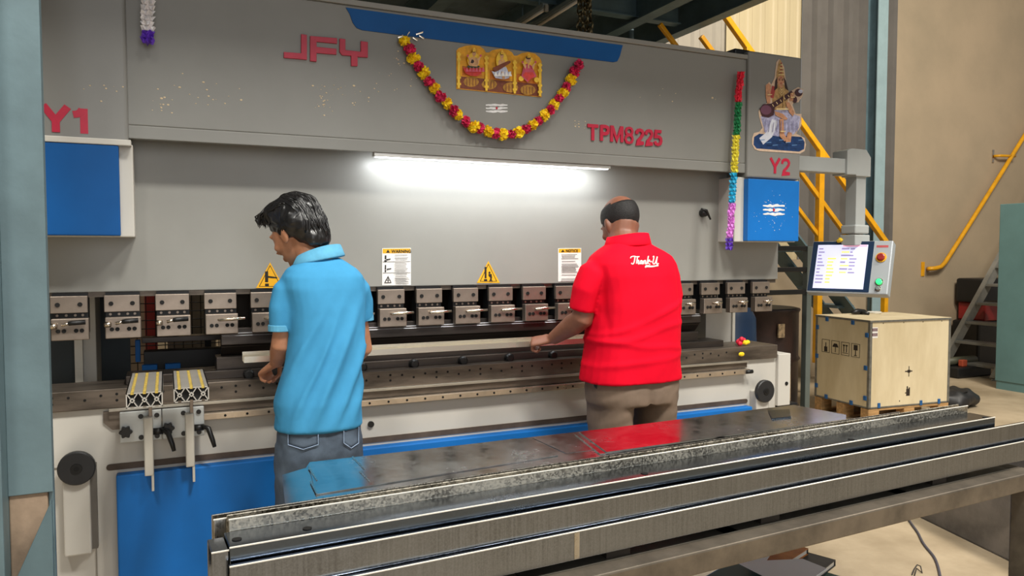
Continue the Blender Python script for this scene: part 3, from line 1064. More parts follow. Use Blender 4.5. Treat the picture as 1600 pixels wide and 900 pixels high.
path = catmull([at(u, v, Y=YBM - .03) for u, v in ctrl], 12)
cum = [0]
for i in range(1, len(path)):
    cum.append(cum[-1] + (path[i] - path[i - 1]).length)
NF = 31
gl = empty('marigold_garland', path[len(path) // 2], 'looped garland of yellow and pink marigolds hung across the press', 'garland')
MB().tube(path, .0025, 5).build('string', mat('thread', '#8a7a3a', .8), gl)
ms = [marigold(s) for s in (1, 2, 3)]
base = {}
for k in range(NF):
    s_ = cum[-1] * k / (NF - 1)
    i = max(j for j in range(len(cum)) if cum[j] <= s_ + 1e-9)
    p = path[i]
    yel = k % 2 == 0 if k < NF - 1 else False
    key = (k % 3, yel)
    if key not in base:
        me = ms[k % 3].mesh('flower', Vector((0, 0, 0)), False)
        me.materials.append(MY if yel else MP)
        base[key] = me
    o = put('flower', base[key], p + Vector((random.uniform(-.004, .004), random.uniform(-.004, .004), random.uniform(-.004, .004))), gl)
    o.rotation_euler = (random.uniform(0, 6), random.uniform(0, 6), random.uniform(0, 6))
    o.scale = [random.uniform(.92, 1.08) * (1 if yel else .94)] * 3
tin = MB()
for (u, v, dx, dz) in ((622, 60, .02, .01), (628, 58, .025, -.006), (636, 57, .01, .016), (650, 55, .03, .012), (655, 57, .02, -.01), (645, 60, .02, -.01)):
    p = at(u, v, Y=YBM - .012)
    tin.slab([p, p + Vector((dx, -.004, dz)), p + Vector((dx, -.006, dz + .006)), p + Vector((0, 0, .006))], (0, -.001, 0))
tin.build('tinsel_tie', CHROME, gl)


def paper_garland(name, top, bot, Y, segs, label, r=.026):
    """crimped crepe paper garland: rosettes strung down a thread, one part for each colour"""
    a, b = at(*top, Y=Y), at(*bot, Y=Y)
    g = empty(name, b, label, 'garland')
    rnd = random.Random(len(segs))
    for (f0, f1, m) in segs:
        mb = MB()
        L = (b - a).length
        nn_ = max(3, int(L * (f1 - f0) / .018))
        for k in range(nn_):
            f = f0 + (f1 - f0) * (k + .5) / nn_
            c = a.lerp(b, f) + Vector((rnd.uniform(-.003, .003), 0, 0))
            n1 = 20
            ph = rnd.random() * 6
            top_ = [c + Vector((math.cos(q) * rr, math.sin(q) * rr, .011 * math.sin(q * 5 + ph) + rnd.uniform(-.003, .003))) for i in range(n1) for q in [2 * math.pi * i / n1] for rr in [r * (.82 + .18 * math.sin(q * 7 + ph)) + rnd.uniform(-.003, .003)]]
            up = [c + Vector((math.cos(q) * r * .35, math.sin(q) * r * .35, .009)) for i in range(n1) for q in [2 * math.pi * i / n1]]
            dw = [c + Vector((math.cos(q) * r * .35, math.sin(q) * r * .35, -.009)) for i in range(n1) for q in [2 * math.pi * i / n1]]
            mb.loft([up, top_, dw])
        mb.build('paper_segment', m, g)
    return g


PC = {n_: mat('crepe_' + n_, h, .6, 0, .15, 50) for n_, h in dict(red='#e2243f', green='#0f7a45', yellow='#e2d43c', cyan='#17a3cc', pink='#d77fd6', violet='#5a2cb0', white='#e6e2e4').items()}
paper_garland('paper_garland', (1157, 112), (1139, 391), YBM - .045,
              [(0, .17, PC['red']), (.17, .355, PC['green']), (.355, .565, PC['yellow']), (.565, .735, PC['cyan']), (.735, .93, PC['pink']), (.93, 1, PC['violet'])],
              'long rainbow paper garland hanging beside the right end cover', .0215)
paper_garland('paper_garland', (231, -110), (231, 67), YBM - .045, [(0, .3, PC['cyan']), (.3, .9, PC['white']), (.9, 1, PC['violet'])], 'white and violet paper garland hanging at the top left of the press', .026)

# three-arched devotional print
AM = mat('print_amber', '#e2a011', .45, 0, .15, 30)
BR = mat('print_brown', '#7c3d22', .5, 0, .15, 40)
GO = mat('print_gold', '#f2c63a', .4, 0, .1, 40)
SK = mat('print_skin', '#d9a878', .5, 0, .1, 60)
RD = mat('print_red', '#d6413a', .5, 0, .1, 60)
PK = mat('print_pink', '#c9536b', .5, 0, .1, 60)
WB = mat('print_pale_blue', '#c4c8dc', .5, 0, .15, 60)
DG = mat('print_dark_green', '#3c4a2c', .5, 0, .1, 60)
DB = mat('print_dark', '#35231f', .5, 0, .1, 60)
sh = [(AM, [(713, 79), (717, 75), (728, 71.5), (740, 70.5), (750, 72.5), (756, 77), (759, 82), (764, 82), (770, 78), (783, 76), (794, 78), (800, 82), (803, 87), (808, 87), (815, 83), (826, 81.5), (836, 84), (843, 90), (846, 96), (846, 152), (713, 139)])]
for (cx, cy) in ((738, 0), (781, 6), (823, 12)):
    sh.append((mat('print_orange', '#c9741c', .5, 0, .1, 40), [(cx - 16, 103 + cy), (cx + 15, 106 + cy), (cx + 15, 120 + cy), (cx - 16, 118 + cy)]))
sh.append((BR, [(715, 119), (844, 132), (844, 151), (715, 138)]))
for (cx, cy) in ((736, 128), (764, 132), (797, 137), (824, 141)):
    sh.append((mat('print_coin_gold', '#b5822a', .5, 0, .2, 60), ell(cx, cy, 12, 8, 12)))
    for dx in (-7, -2.5, 2.5, 7):
        sh.append((BR, rct(cx + dx - .5, cy - 5, cx + dx + .5, cy + 6)))
for (px, py) in ((716, 80), (759, 86), (803, 93), (842, 97)):
    e = 138 + (px - 715) * .1
    sh.append((GO, rct(px - 1.8, py + 2, px + 1.8, e)))
    for vv in (py + 4, py + 12, e - 18, e - 8):
        sh.append((GO, rct(px - 3.4, vv, px + 3.4, vv + 3.4)))
# left: seated on a red lotus
sh += [(GO, ell(738.5, 95, 10, 12)), (RD, [(722, 106), (730, 109), (738, 107), (746, 109), (753, 106), (750, 116), (743, 120), (733, 119), (725, 115)]), (DG, ell(738, 105, 10, 2.6)), (SK, [(733, 92), (738, 89), (744, 92), (747, 99), (744, 105), (732, 104), (730, 99)]), (DB, ell(736, 97, 3, 3)), (SK, ell(739, 85, 3, 3.8)), (DB, ell(739, 81, 3, 2.4)), (GO, [(737, 80), (739, 76), (741, 80)])]
# middle: white robe, long lute
sh += [(GO, ell(782, 96, 9, 14)), (WB, [(766, 112), (774, 114), (782, 108), (790, 114), (797, 113), (793, 123), (785, 125), (772, 123)]), (SK, [(777, 96), (782, 92), (787, 96), (788, 110), (776, 110)]), (WB, [(776, 106), (789, 106), (793, 116), (783, 120), (773, 116)]), (SK, ell(782, 89, 2.8, 3.8)), (DB, ell(782, 85, 3, 2.4)), (BR, [(768, 107), (790, 97), (795, 96), (796, 99), (776, 112), (770, 112)]), (SK, [(781, 113), (785, 113), (787, 124), (783, 125)])]
# right: red robe, broad figure
sh += [(GO, ell(824, 103, 9, 14)), (GO, ell(812, 124, 4, 4)), (GO, ell(836, 126, 4, 4)), (PK, [(816, 104), (822, 100), (828, 104), (832, 112), (836, 121), (826, 124), (822, 130), (812, 120)]), (RD, [(818, 114), (830, 114), (833, 120), (823, 128), (814, 119)]), (SK, ell(823, 95, 4, 5)), (DB, ell(823, 91.5, 4, 2.5)), (SK, rct(822, 98, 824.5, 108))]
for (cx, cy) in ((738.5, 85.5), (782, 89.5), (823, 95)):   # features and ornaments
    sh += [(DB, ell(cx - 1.2, cy - .6, .5, .35, 6)), (DB, ell(cx + 1.2, cy - .6, .5, .35, 6)), (RD, ell(cx, cy + 1.8, .8, .35, 6)), (RD, ell(cx, cy - 2, .4, .5, 6)),
           (GO, [(cx - 2.6, cy - 3), (cx - 1.8, cy - 7), (cx, cy - 10), (cx + 1.8, cy - 7), (cx + 2.6, cy - 3)]), (RD, ell(cx, cy - 5.4, .6, .9, 6)), (GO, [(cx - 3, cy + 5), (cx, cy + 7), (cx + 3, cy + 5), (cx, cy + 8.2)])]
for (cx, cy) in ((738, 98), (823, 108)):      # raised side arms
    for e in (-1, 1):
        sh.append((SK, [(cx + e * 4, cy - 3), (cx + e * 9, cy - 8), (cx + e * 10, cy - 7), (cx + e * 6, cy + 2)]))
        sh.append((PK, ell(cx + e * 10, cy - 9, 1.6, 1.8, 8)))
for k in range(6):                             # lotus petals
    sh.append((PK, [(724 + k * 5, 114), (726.5 + k * 5, 106.5), (729 + k * 5, 114)]))
for k in range(5):
    sh.append((WHITE, [(768 + k * 5.5, 121), (771 + k * 5.5, 113), (774 + k * 5.5, 121)]))
dp = printed('devotional_print', None, YBM - .001, sh)
tag(dp, 'gold three-arched religious print fixed inside the garland loop', 'print')

# large sticker on the right cover: crowned seated figure with a long lute
sh = [(mat('sticker_border', '#cdb29a', .5, 0, .1, 40), [(1217, 92), (1213, 97), (1211, 112), (1210, 122), (1205, 132), (1202, 128), (1196, 133), (1197, 152), (1200, 160), (1190, 166), (1185, 174), (1186, 182), (1191, 200), (1186, 206), (1178, 208), (1175, 216), (1175, 225), (1179, 233), (1186, 236), (1250, 240), (1257, 236), (1259, 226), (1257, 216), (1250, 212), (1244, 209), (1252, 196), (1252, 178), (1243, 178), (1238, 164), (1240, 160), (1247, 160), (1254, 150), (1255, 140), (1247, 136), (1238, 141), (1232, 144), (1229, 133), (1227, 122), (1225, 105), (1221, 97)])]
NV = mat('sticker_navy', '#1f3a66', .3, 0, .2, 50)
SR = mat('sticker_saree', '#a9a8c2', .35, 0, .25, 60, dark='#7f7d9c')
TN = mat('sticker_skin', '#bf8a68', .4, 0, .15, 60)
GD = mat('sticker_gold', '#b08d5a', .4, 0, .2, 80)
WD_ = mat('sticker_lute', '#43242a', .4, 0, .15, 60)
sh += [(NV, [(1186, 209), (1178, 214), (1177, 226), (1182, 232), (1248, 237), (1256, 233), (1257, 222), (1252, 214)]),
       (SR, [(1188, 182), (1200, 178), (1212, 170), (1228, 168), (1238, 178), (1250, 182), (1248, 200), (1240, 210), (1220, 214), (1196, 210)]),
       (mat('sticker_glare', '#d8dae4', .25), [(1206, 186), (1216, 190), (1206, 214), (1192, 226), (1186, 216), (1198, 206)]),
       (GD, [(1207, 140), (1213, 132), (1224, 132), (1232, 142), (1230, 160), (1226, 172), (1210, 172), (1206, 158)]),
       (mat('sticker_red', '#a33f3c', .4, 0, .1, 60), [(1206, 134), (1212, 136), (1208, 154), (1202, 152)]),
       (TN, [(1196, 134), (1200, 130), (1204, 134), (1203, 160), (1199, 164), (1196, 152)]),
       (GD, [(1212, 130), (1213, 112), (1216, 98), (1218.5, 93), (1221, 98), (1224, 112), (1226, 130)]),
       (DB, [(1211, 126), (1214, 120), (1214, 138), (1209, 142)]), (DB, [(1224, 120), (1227, 126), (1231, 142), (1226, 138)]),
       (TN, ell(1219, 126, 5.4, 7.4)), (GD, [(1213, 121), (1219, 112), (1225, 121), (1219, 118)]), (TN, rct(1216, 131, 1222, 137)),
       (WD_, [(1186, 170), (1192, 163), (1204, 162), (1236, 142), (1240, 148), (1210, 168), (1208, 180), (1200, 184), (1190, 182)]),
       (mat('sticker_plum', '#6d4458', .4), ell(1196, 172, 8.5, 7.5, 14)),
       (WD_, ell(1247, 145, 6, 6)), (WB, ell(1250, 143, 3.5, 3)), (WD_, ell(1241, 156, 3.5, 5)),
       (TN, [(1234, 146), (1240, 144), (1238, 158), (1233, 158)]), (TN, [(1226, 160), (1232, 160), (1240, 176), (1238, 182), (1232, 176)]),
       (TN, [(1209, 174), (1222, 178), (1230, 186), (1226, 188), (1210, 180)]), (TN, [(1217, 186), (1223, 186), (1224, 210), (1230, 219), (1224, 221), (1217, 213)]), (TN, [(1230, 206), (1236, 208), (1234, 223), (1226, 224)]),
       (GD, [(1222, 146), (1224, 146), (1225, 172), (1222, 172)])]
sh += [(DB, ell(1216.8, 125.6, 1.1, .6, 8)), (DB, ell(1221.4, 125.8, 1.1, .6, 8)), (mat('sticker_lip', '#9c3038', .4), ell(1219, 130.4, 1.5, .6, 8)), (mat('sticker_lip', '#9c3038', .4), ell(1219, 121.6, .7, 1, 6)), (DB, [(1215, 123.8), (1218, 123.2), (1218, 123.8), (1215, 124.4)]), (DB, [(1220.4, 123.3), (1223.2, 124), (1223.2, 124.6), (1220.4, 124)])]
GE = mat('sticker_jewel', '#e0c890', .35, 0, .1, 80)
for k in range(4):     # crown tiers
    sh.append((GE, rct(1214.6 + k * .9, 116.5 - k * 5, 1223 - k * .8, 117.7 - k * 5)))
    sh.append((mat('sticker_lip', '#9c3038', .4), ell(1218.8, 114.3 - k * 5, 1, 1.2, 8)))
for k in range(3):     # necklaces
    w_ = 3.5 + k * 1.4
    sh.append((GE, [(1219 - w_, 137 + k * 2), (1219, 141 + k * 4), (1219 + w_, 137 + k * 2), (1219, 142.4 + k * 4)]))
for k in range(9):     # folds of the robe
    u_ = 1194 + k * 6
    sh.append((mat('sticker_fold', '#7d7a9a', .4), [(u_, 186 + (k % 3) * 3), (u_ + 1, 186 + (k % 3) * 3), (u_ - 1.5 + k * .4, 207), (u_ - 2.6 + k * .4, 207)]))
sh += [(GE, rct(1216.5, 205, 1224.5, 206.6)), (GE, rct(1233, 152, 1239, 153.4)), (GE, rct(1196.5, 148, 1203.5, 149.2)), (GE, [(1210, 170), (1229, 170), (1229, 172.2), (1210, 172.2)])]
for k in range(7):     # ripples of the pond
    sh.append((mat('sticker_ripple', '#5f86b4', .35), [(1184 + k * 10, 219 + (k % 3) * 4), (1192 + k * 10, 218.4 + (k % 3) * 4), (1192 + k * 10, 219.6 + (k % 3) * 4), (1184 + k * 10, 220.2 + (k % 3) * 4)]))
for k in range(6):     # strings and frets of the lute
    sh.append((GE, [(1203 + k * 6, 164 - k * 3.5), (1204 + k * 6, 163.4 - k * 3.5), (1206 + k * 6, 167 - k * 3.7), (1205 + k * 6, 167.6 - k * 3.7)]))
ds = printed('devotional_sticker', None, YC - .001, sh)
tag(ds, 'large worn cut-out sticker of a crowned seated figure with a lute', 'sticker')

# small flower offering on the bed at the right end
q = at(1158, 535, Y=.06)
fo = empty('flower_offering', (q.x, q.y, zb1), 'tiny red and yellow flowers lying on the right end of the press bed', 'flowers')
m1 = MB()
m2 = MB()
for k in range(7):
    m1.ball((q.x + random.uniform(-.025, .02), q.y + random.uniform(-.02, .02), zb1 + .012 + random.uniform(0, .035)), .014, nu=7, nv=5)
for k in range(5):
    m2.ball((q.x + random.uniform(-.01, .025), q.y - .02 + random.uniform(-.01, .01), zb1 + .01 + random.uniform(0, .012)), .012, nu=7, nv=5)
m1.build('red_petals', PC['red'], fo)
m2.build('yellow_petals', MY, fo)
p = at(1157, 554, Y=-.01)
tag(MB().ball((p.x, -.018, p.z + .003), .02, .01, .012, 8, 6).build('fallen_petals', MY), 'pinch of yellow petals stuck on the table ledge', 'flowers')

# ------------------------------------------------------------------ sheet supports: aluminium arm on a bracket
def support(ul, ur, vf, vb, label, u_bar, flipk):
    """extrusion end face from ul to ur at its top edge vf; back edge at vb"""
    zt_ = zb1 + .075
    xl, xr_ = at(ul, vf, Z=zt_).x, at(ur, vf - 3, Z=zt_).x
    yf = at((ul + ur) / 2, vf, Z=zt_).y
    yb_ = at((ul + ur) / 2, vb, Z=zt_).y
    s = empty('sheet_support', ((xl + xr_) / 2, yf, zb0 - .3), label, 'support arm', 'sheet supports on the press front')
    wd, h = xr_ - xl, .048
    cell_ = wd / 3
    # 3-cell slotted extrusion drawn as an end profile
    ex = MB()
    z0 = zt_ - h
    tk = .0032
    bars = []
    for i in range(4):
        xx = xl + cell_ * i
        if i in (0, 3):
            bars.append((xx if i == 0 else xx - tk, xx + tk if i == 0 else xx, z0, z0 + h))
    for (a, b, c_, d_) in bars:
        ex.box(a, b, yf, yb_, c_, d_)
    for zz in (z0, zt_ - tk):
        xs = xl
        for i in range(3):
            cx = xl + cell_ * (i + .5)
            ex.box(xs, cx - .005, yf, yb_, zz, zz + tk)
            xs = cx + .005
        ex.box(xs, xr_, yf, yb_, zz, zz + tk)
    for i in range(3):
        cx = xl + cell_ * (i + .5)
        cz = z0 + h / 2
        ex.cyl((cx, yf, cz), (cx, yb_, cz), .0075, 8)
        for sx_, sz_ in ((1, 1), (1, -1), (-1, 1), (-1, -1)):
            ex.bar((cx + sx_ * .005, yf, cz + sz_ * .005), (cx + sx_ * .005, yb_, cz + sz_ * .005), .002, .002)
            p1_ = Vector((cx + sx_ * .004, 0, cz + sz_ * .004))
            p2_ = Vector((cx + sx_ * (cell_ / 2 - .002), 0, cz + sz_ * (h / 2 - .002)))
            dd = (p2_ - p1_)
            pe = Vector((-dd.z, 0, dd.x)).normalized() * .0014
            ex.slab([Vector((p.x, yf, p.z)) for p in (p1_ - pe, p2_ - pe, p2_ + pe, p1_ + pe)], (0, yb_ - yf, 0))
    e = ex.build('extrusion', ALU, s)
    core = MB().box(xl + .004, xr_ - .004, yf + .012, yb_ - .01, z0 + .005, zt_ - .006).build('hollow_core', HOLE, e)
    for i in range(3):
        cx = xl + cell_ * (i + .5)
        MB().box(cx - .0045, cx + .0045, yf + .004, yb_, zt_ - .006, zt_ - .001).build('slot_strip', mat('brass_strip', '#c9ad52', .5, .3, .25, 60), e)
        MB().cyl((cx, yf - .0006, z0 + h / 2), (cx, yf + .002, z0 + h / 2), .003, 8).build('screw_hole', HOLE, e)
    # bracket plate on the guide rail
    bw = .115
    k0, k1 = (187, 252.5) if flipk else (253.5, 319)
    bx0_, bx1_ = X(k0, 660, -.036), X(k1, 655, -.036)
    cx = (bx0_ + bx1_) / 2
    zt2_, zb2 = zb0 - .012, zb0 - .128
    bp_ = MB().box(bx0_, bx1_, -.036, -.023, zb2, zt2_).build('bracket_plate', mat('bracket_paint', '#c3c6c4', .4, .2, .05), s, bevel=.003)
    for bx, bz in ((.0, -.02), (.055, -.02), (.0, -.10), (.055, -.10)):
        MB().cyl((cx + bx, -.042, zb0 + bz - .012), (cx + bx, -.034, zb0 + bz - .012), .009, 12).build('bolt', BLACK, bp_)
    # star knob
    kx, kz = bx0_ + .02, zb0 - .085
    star = []
    for i in range(24):
        rr = .02 + .004 * math.cos(i * math.pi * 2 / 24 * 6)
        star.append((kx + rr * math.cos(2 * math.pi * i / 24), kz + rr * math.sin(2 * math.pi * i / 24)))
    MB().prism(star, 'y', -.06, -.036).build('star_knob', BLACK, s, bevel=.002)
    # upright bar and its thinner lower blade
    ub = at(*u_bar, Y=-.06)
    MB().box(ub.x - .017, ub.x + .015, -.078, -.036, ub.z, zb0 - .03).build('upright_bar', mat('upright_silver', '#c9c5ba', .42, .3, .08), s, bevel=.004)
    MB().box(ub.x + .006, ub.x + .015, -.074, -.03, ub.z - .06, ub.z + .02).build('lower_blade', mat('upright_silver', '#c9c5ba', .42, .3, .08), s, bevel=.001)
    MB().box(ub.x + .001, ub.x + .013, -.066, -.03, zb0 - .032, z0).build('upper_blade', STEEL, s, bevel=.001)
    # clamp lever
    lx, lz = ub.x + .03, zb0 - .09
    MB().tube([(ub.x + .012, -.058, lz), (lx + .02, -.058, lz)], [.013, .013], 12).build('lever_boss', BLACK, s, smooth=True)
    MB().tube([(lx + .012, -.06, lz + .005), (lx + .035, -.075, lz - .002), (lx + .05, -.085, lz - .05), (lx + .056, -.088, lz - .075)], [.009, .010, .009, .007], 10).build('clamp_lever', BLACK, s, smooth=True)
    return s


support(197, 254, 613, 582, 'left aluminium sheet support arm bolted to the press front', (234, 742), True)
support(271, 326, 605, 578, 'right aluminium sheet support arm bolted to the press front', (298, 728), False)

# ------------------------------------------------------------------ the bent strip the two men hold
yw = -.055
zw = at(650, 545, Y=yw).z
xw0, xw1 = at(380, 560, Y=yw).x, at(1000, 525, Y=yw).x
prof = [(-.035, -.014), (-.035, .010), (-.0335, .010), (-.0335, -.0125), (.0, -.0125), (.0, .004), (.0015, .004), (.0015, -.0125), (.033, -.0125), (.033, .022), (.0345, .022), (.0345, -.014)]
wp = MB().prism([(yw + a, zw + b) for a, b in prof], 'x', xw0, xw1).build('bent_strip', mat('bright_zinc', '#e2dccd', .24, .8, .03, 4, stretch=(.5, 3, 3)))
tag(wp, 'long bright bent metal strip held by both men at the press', 'metal strip')
# ------------------------------------------------------------------ work bench with sheets and channels
ZT = .868
BR3 = R(3.0)
pf = at(1400, 789, Z=ZT)
BMX = Matrix.Translation((pf.x, pf.y, 0)) @ Matrix.Rotation(BR3, 4, 'Z')
BINV = BMX.inverted()


def bl(u, v, z):
    return BINV @ at(u, v, Z=z)


xr_b = bl(1628, 737, ZT).x
xl_b = bl(575, 735, ZT).x
TUBE = mat('bench_raw_steel', '#6f665a', .42, .6, .2, 10, bump=.05, bscale=60)
bn = empty('work_bench', ((xl_b + xr_b) / 2, .45, 0), 'long raw steel work bench in the foreground carrying sheets and channels', 'bench', frame=BMX)
OFF[bn] = Vector(((xl_b + xr_b) / 2, .45, 0))
BD = 1.02
MB().box(xl_b, xr_b, 0, .05, ZT - .05, ZT).build('front_rail', TUBE, bn, bevel=.004)
MB().box(xl_b, xr_b, BD - .05, BD, ZT - .05, ZT).build('rear_rail', TUBE, bn, bevel=.004)
for x in (xl_b, (xl_b + xr_b) / 2 - .3, (xl_b + xr_b) / 2 + .3, xr_b - .05):
    MB().box(x, x + .05, .05, BD - .05, ZT - .05, ZT).build('cross_rail', TUBE, bn, bevel=.004)
for x in (xl_b, xr_b - .05):
    for y in (0, BD - .05):
        MB().box(x, x + .05, y, y + .05, 0, ZT - .05).build('leg', TUBE, bn, bevel=.004)
MB().box(xl_b + .05, xr_b - .05, .05, BD - .05, ZT - .006, ZT).build('top_plate', mat('bench_top_steel', '#7b766c', .4, .7, .2, 6), bn)

GA = galv('galvanised_web', '#7f848c', .17, 420, .2, True, .12, .3)
GB = galv('galvanised_speckled', '#b3ad9f', .34, 260, .45, False, .05, .5)
GD_ = galv('darkened_galvanised', '#5d6672', .2, 260, .12, False)  # darkened for the dim surroundings mirrored in the flat channel top
GP = galv('galvanised_plate', '#c0c3c4', .2, 45, .2, False, .02)
GL = galv('pale_galvanised', '#bdb8ae', .28, 120, .2)


EDGE = mat('painted_edge_glint', '#e6e2d8', .35, .35, .05, 30)  # for bright rods painted in as highlights along the channel edges


def channel(name, prof, u0, v0, u1, v1, z, m, label, cat='steel channel'):
    x0, x1 = bl(u0, v0, z).x, bl(u1, v1, z).x
    o = MB().prism(prof, 'x', x0, x1).build(name, m, None, frame=BMX, bevel=.0014, seg=2)
    tag(o, label, cat, 'galvanised channels stacked on the bench')
    zt_ = max(p[1] for p in prof)
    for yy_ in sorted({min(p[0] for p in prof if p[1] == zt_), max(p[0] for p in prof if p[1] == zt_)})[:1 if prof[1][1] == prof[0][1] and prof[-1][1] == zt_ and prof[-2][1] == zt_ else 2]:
        e_ = MB().tube([(x0, yy_ + .0006, zt_ - .0002), (x1, yy_ + .0006, zt_ - .0002)], .0016, 6).build('edge_highlight', EDGE, None, frame=BMX)
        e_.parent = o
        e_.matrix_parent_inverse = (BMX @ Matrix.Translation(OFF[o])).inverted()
    return o, x0, x1


def cprof(y0, y1, z0, z1, open_, t=.003, lip=0):
    """C section; open_ tells which side is open: 'b' back, 'd' down, 'u' up"""
    if open_ == 'b':
        return [(y0, z0), (y1, z0), (y1, z0 + t), (y0 + t, z0 + t), (y0 + t, z1 - t), (y1, z1 - t), (y1, z1), (y0, z1)]
    if open_ == 'd':
        return [(y0, z0), (y0 + t, z0), (y0 + t, z1 - t), (y1 - t, z1 - t), (y1 - t, z0), (y1, z0), (y1, z1), (y0, z1)]
    return [(y0, z0), (y1, z0), (y1, z1), (y1 - t, z1), (y1 - t, z0 + t), (y0 + t, z0 + t), (y0 + t, z1), (y0, z1)]


# heights from the picture along the line u = 800
def zat(v, y):
    """height that pixel (800, v) has on the bench-local plane y"""
    d = (BINV.to_3x3() @ (ROT @ Vector((0, -(v - 450) / F, -1))))
    c = BINV @ CAM
    t_ = (y - c.y) / d.y
    return c.z + d.z * t_


yA = .045
yA2 = yA + .014
zB0, zB1, zA0, zA1 = zat(897, yA), zat(851, yA), zat(843, yA2), zat(806, yA2)
for ks, x in enumerate((xl_b + .25, 0.0 - .4, xr_b - .4)):
    o = MB().box(x, x + .06, .06, .55, ZT, zB0).build('packing_strip', mat('packing_timber', '#2f2820', .8, 0, .2, 8), None, frame=BMX)
    tag(o, 'dark packing strip under the %s of the lowest steel channel' % {0: 'left end', 1: 'middle', 2: 'right end'}[ks], 'packing', 'packing strips')
c1, x0, x1 = channel('steel_channel', cprof(yA, yA + .082, zB0, zB1, 'b'), 357, 900, 1640, 690, zB1, GA, 'lowest front steel channel with a wide smooth face')
p = bl(905, 855, (zB0 + zB1) / 2)
js = MB().box(p.x - .006, p.x + .006, yA - .0008, yA, zB0 + .002, zB1 - .002).build('joint_strip', GL, None, frame=BMX)
js.parent = c1
js.matrix_parent_inverse = (BMX @ Matrix.Translation(OFF[c1])).inverted()
c2, _, _ = channel('steel_channel', cprof(yA2, yA2 + .012, zB1 + .001, zA1, 'b'), 355, 876, 1640, 664, zA1, GA, 'upper front steel channel lying on the lowest one')
y3f = .078
# dark channel
z3 = zat(781, y3f)
y3b = y3f
# back edge of the dark flange
for q in range(40):
    yy = y3f + q * .004
    if zat(760, yy) <= z3:
        y3b = yy
        break
channel('steel_channel', cprof(y3f, y3b, zB1 + .001, z3, 'd'), 357, 852, 1587, 658, z3, GD_, 'dark inverted steel channel with round holes in its flat top')
# holes in the dark flange
for (u, v) in ((370, 842), (480, 825), (1007, 739), (1330, 686), (1546, 653)):
    p = bl(u, v, z3 + .001)
    y_ = min(max(p.y, y3f + .012), y3b - .012)
    o = MB().tube([(p.x, y_, z3 - .002), (p.x, y_, z3 + .0012)], [.008, .008], 14).build('punched_hole', HOLE, None, frame=BMX)
    o.parent = [x_ for x_ in bpy.data.objects if x_.get('label', '').startswith('dark inverted steel')][0]
    o.matrix_parent_inverse = (BMX @ Matrix.Translation(OFF[o.parent])).inverted()
y4 = y3b + .002
z4 = zat(744, y4)
y4b = y4 + .03
channel('steel_channel', cprof(y4, y4b, ZT + .016, z4, 'u'), 357, 812, 1546, 640, z4, GB, 'speckled steel channel standing behind the dark one')
y5 = y4b + .002
z5 = zat(734, y5 + .03)
channel('steel_channel', cprof(y5, y5 + .032, ZT + .016, z5, 'u'), 331, 806, 1421, 646, z5, GL, 'rearmost pale steel channel, ending short of the others')
# offcut nested at the left end, seen end-on
p = bl(325, 840, z3)
channel('steel_channel', cprof(y3f + .004, y3b - .006, zB1 + .001, z3 - .005, 'd'), 322, 834, 352, 840, z3, GA, 'short steel offcut nested under the left ends of the channels')


def flat_plate(pxs, z, t, m, label):
    P = [bl(u, v, z + t) for u, v in pxs]
    o = MB().slab([Vector((p.x, p.y, z)) for p in P], (0, 0, t)).build('steel_plate', m, None, frame=BMX)
    return tag(o, label, 'steel plate', 'flat plates on the bench')


zp = ZT
flat_plate([(441, 742), (478, 731), (484, 722), (565, 713), (1040, 659), (1040, 716), (448, 812)], zp + .001, .004, GP, 'bottom steel plate on the bench with a clipped corner at its left end')
flat_plate([(905, 675), (1240, 632.5), (1322, 648), (1322, 655), (948, 706)], zp + .010, .003, GP, 'right-hand dark glossy steel plate lying nearest the crate')
flat_plate([(898, 678), (1236, 636), (1312, 655), (938, 709)], zp + .0055, .004, GP, 'steel plate directly beneath the right-hand glossy plate')
flat_plate([(482, 726), (565, 715), (806, 685), (872, 711), (494, 772)], zp + .0055, .003, GP, 'left-hand brushed steel plate lying in front of the man in blue')
flat_plate([(832, 684), (918, 674), (952, 700), (884, 708)], zp + .0055, .0008, GP, 'narrow steel plate between the two larger plates')
for k, q in enumerate((((481, 730), (494, 751), (496, 750), (484, 729)), ((484, 752), (494, 772), (496, 771), (487, 751)), ((549, 714), (569, 734), (571, 733), (552, 713)), ((561, 737), (577, 753), (579, 752), (564, 736)))):
    P = [bl(u, v, zp + .0092) for u, v in q]
    tag(MB().slab([Vector((p.x, p.y, zp + .0086)) for p in P], (0, 0, .0012)).build('cut_strip', GL, None, frame=BMX), ['bright sliver of metal nearest the left end of the left-hand plate', 'bright sliver of metal at the front left corner of the left-hand plate', 'bright sliver of metal by the rear edge of the left-hand plate', 'bright sliver of metal in the middle of the left-hand plate'][k], 'metal strip', 'slivers on the plates')
P = [bl(u, v, zp + .016) for u, v in ((1200, 642), (1234, 640), (1236, 652), (1206, 655))]
tag(MB().slab([Vector((p.x, p.y, zp + .0131)) for p in P], (0, 0, .006)).build('steel_offcut', GD_, None, frame=BMX, bevel=.002), 'small dark steel offcut lying on the right-hand plate', 'offcut')

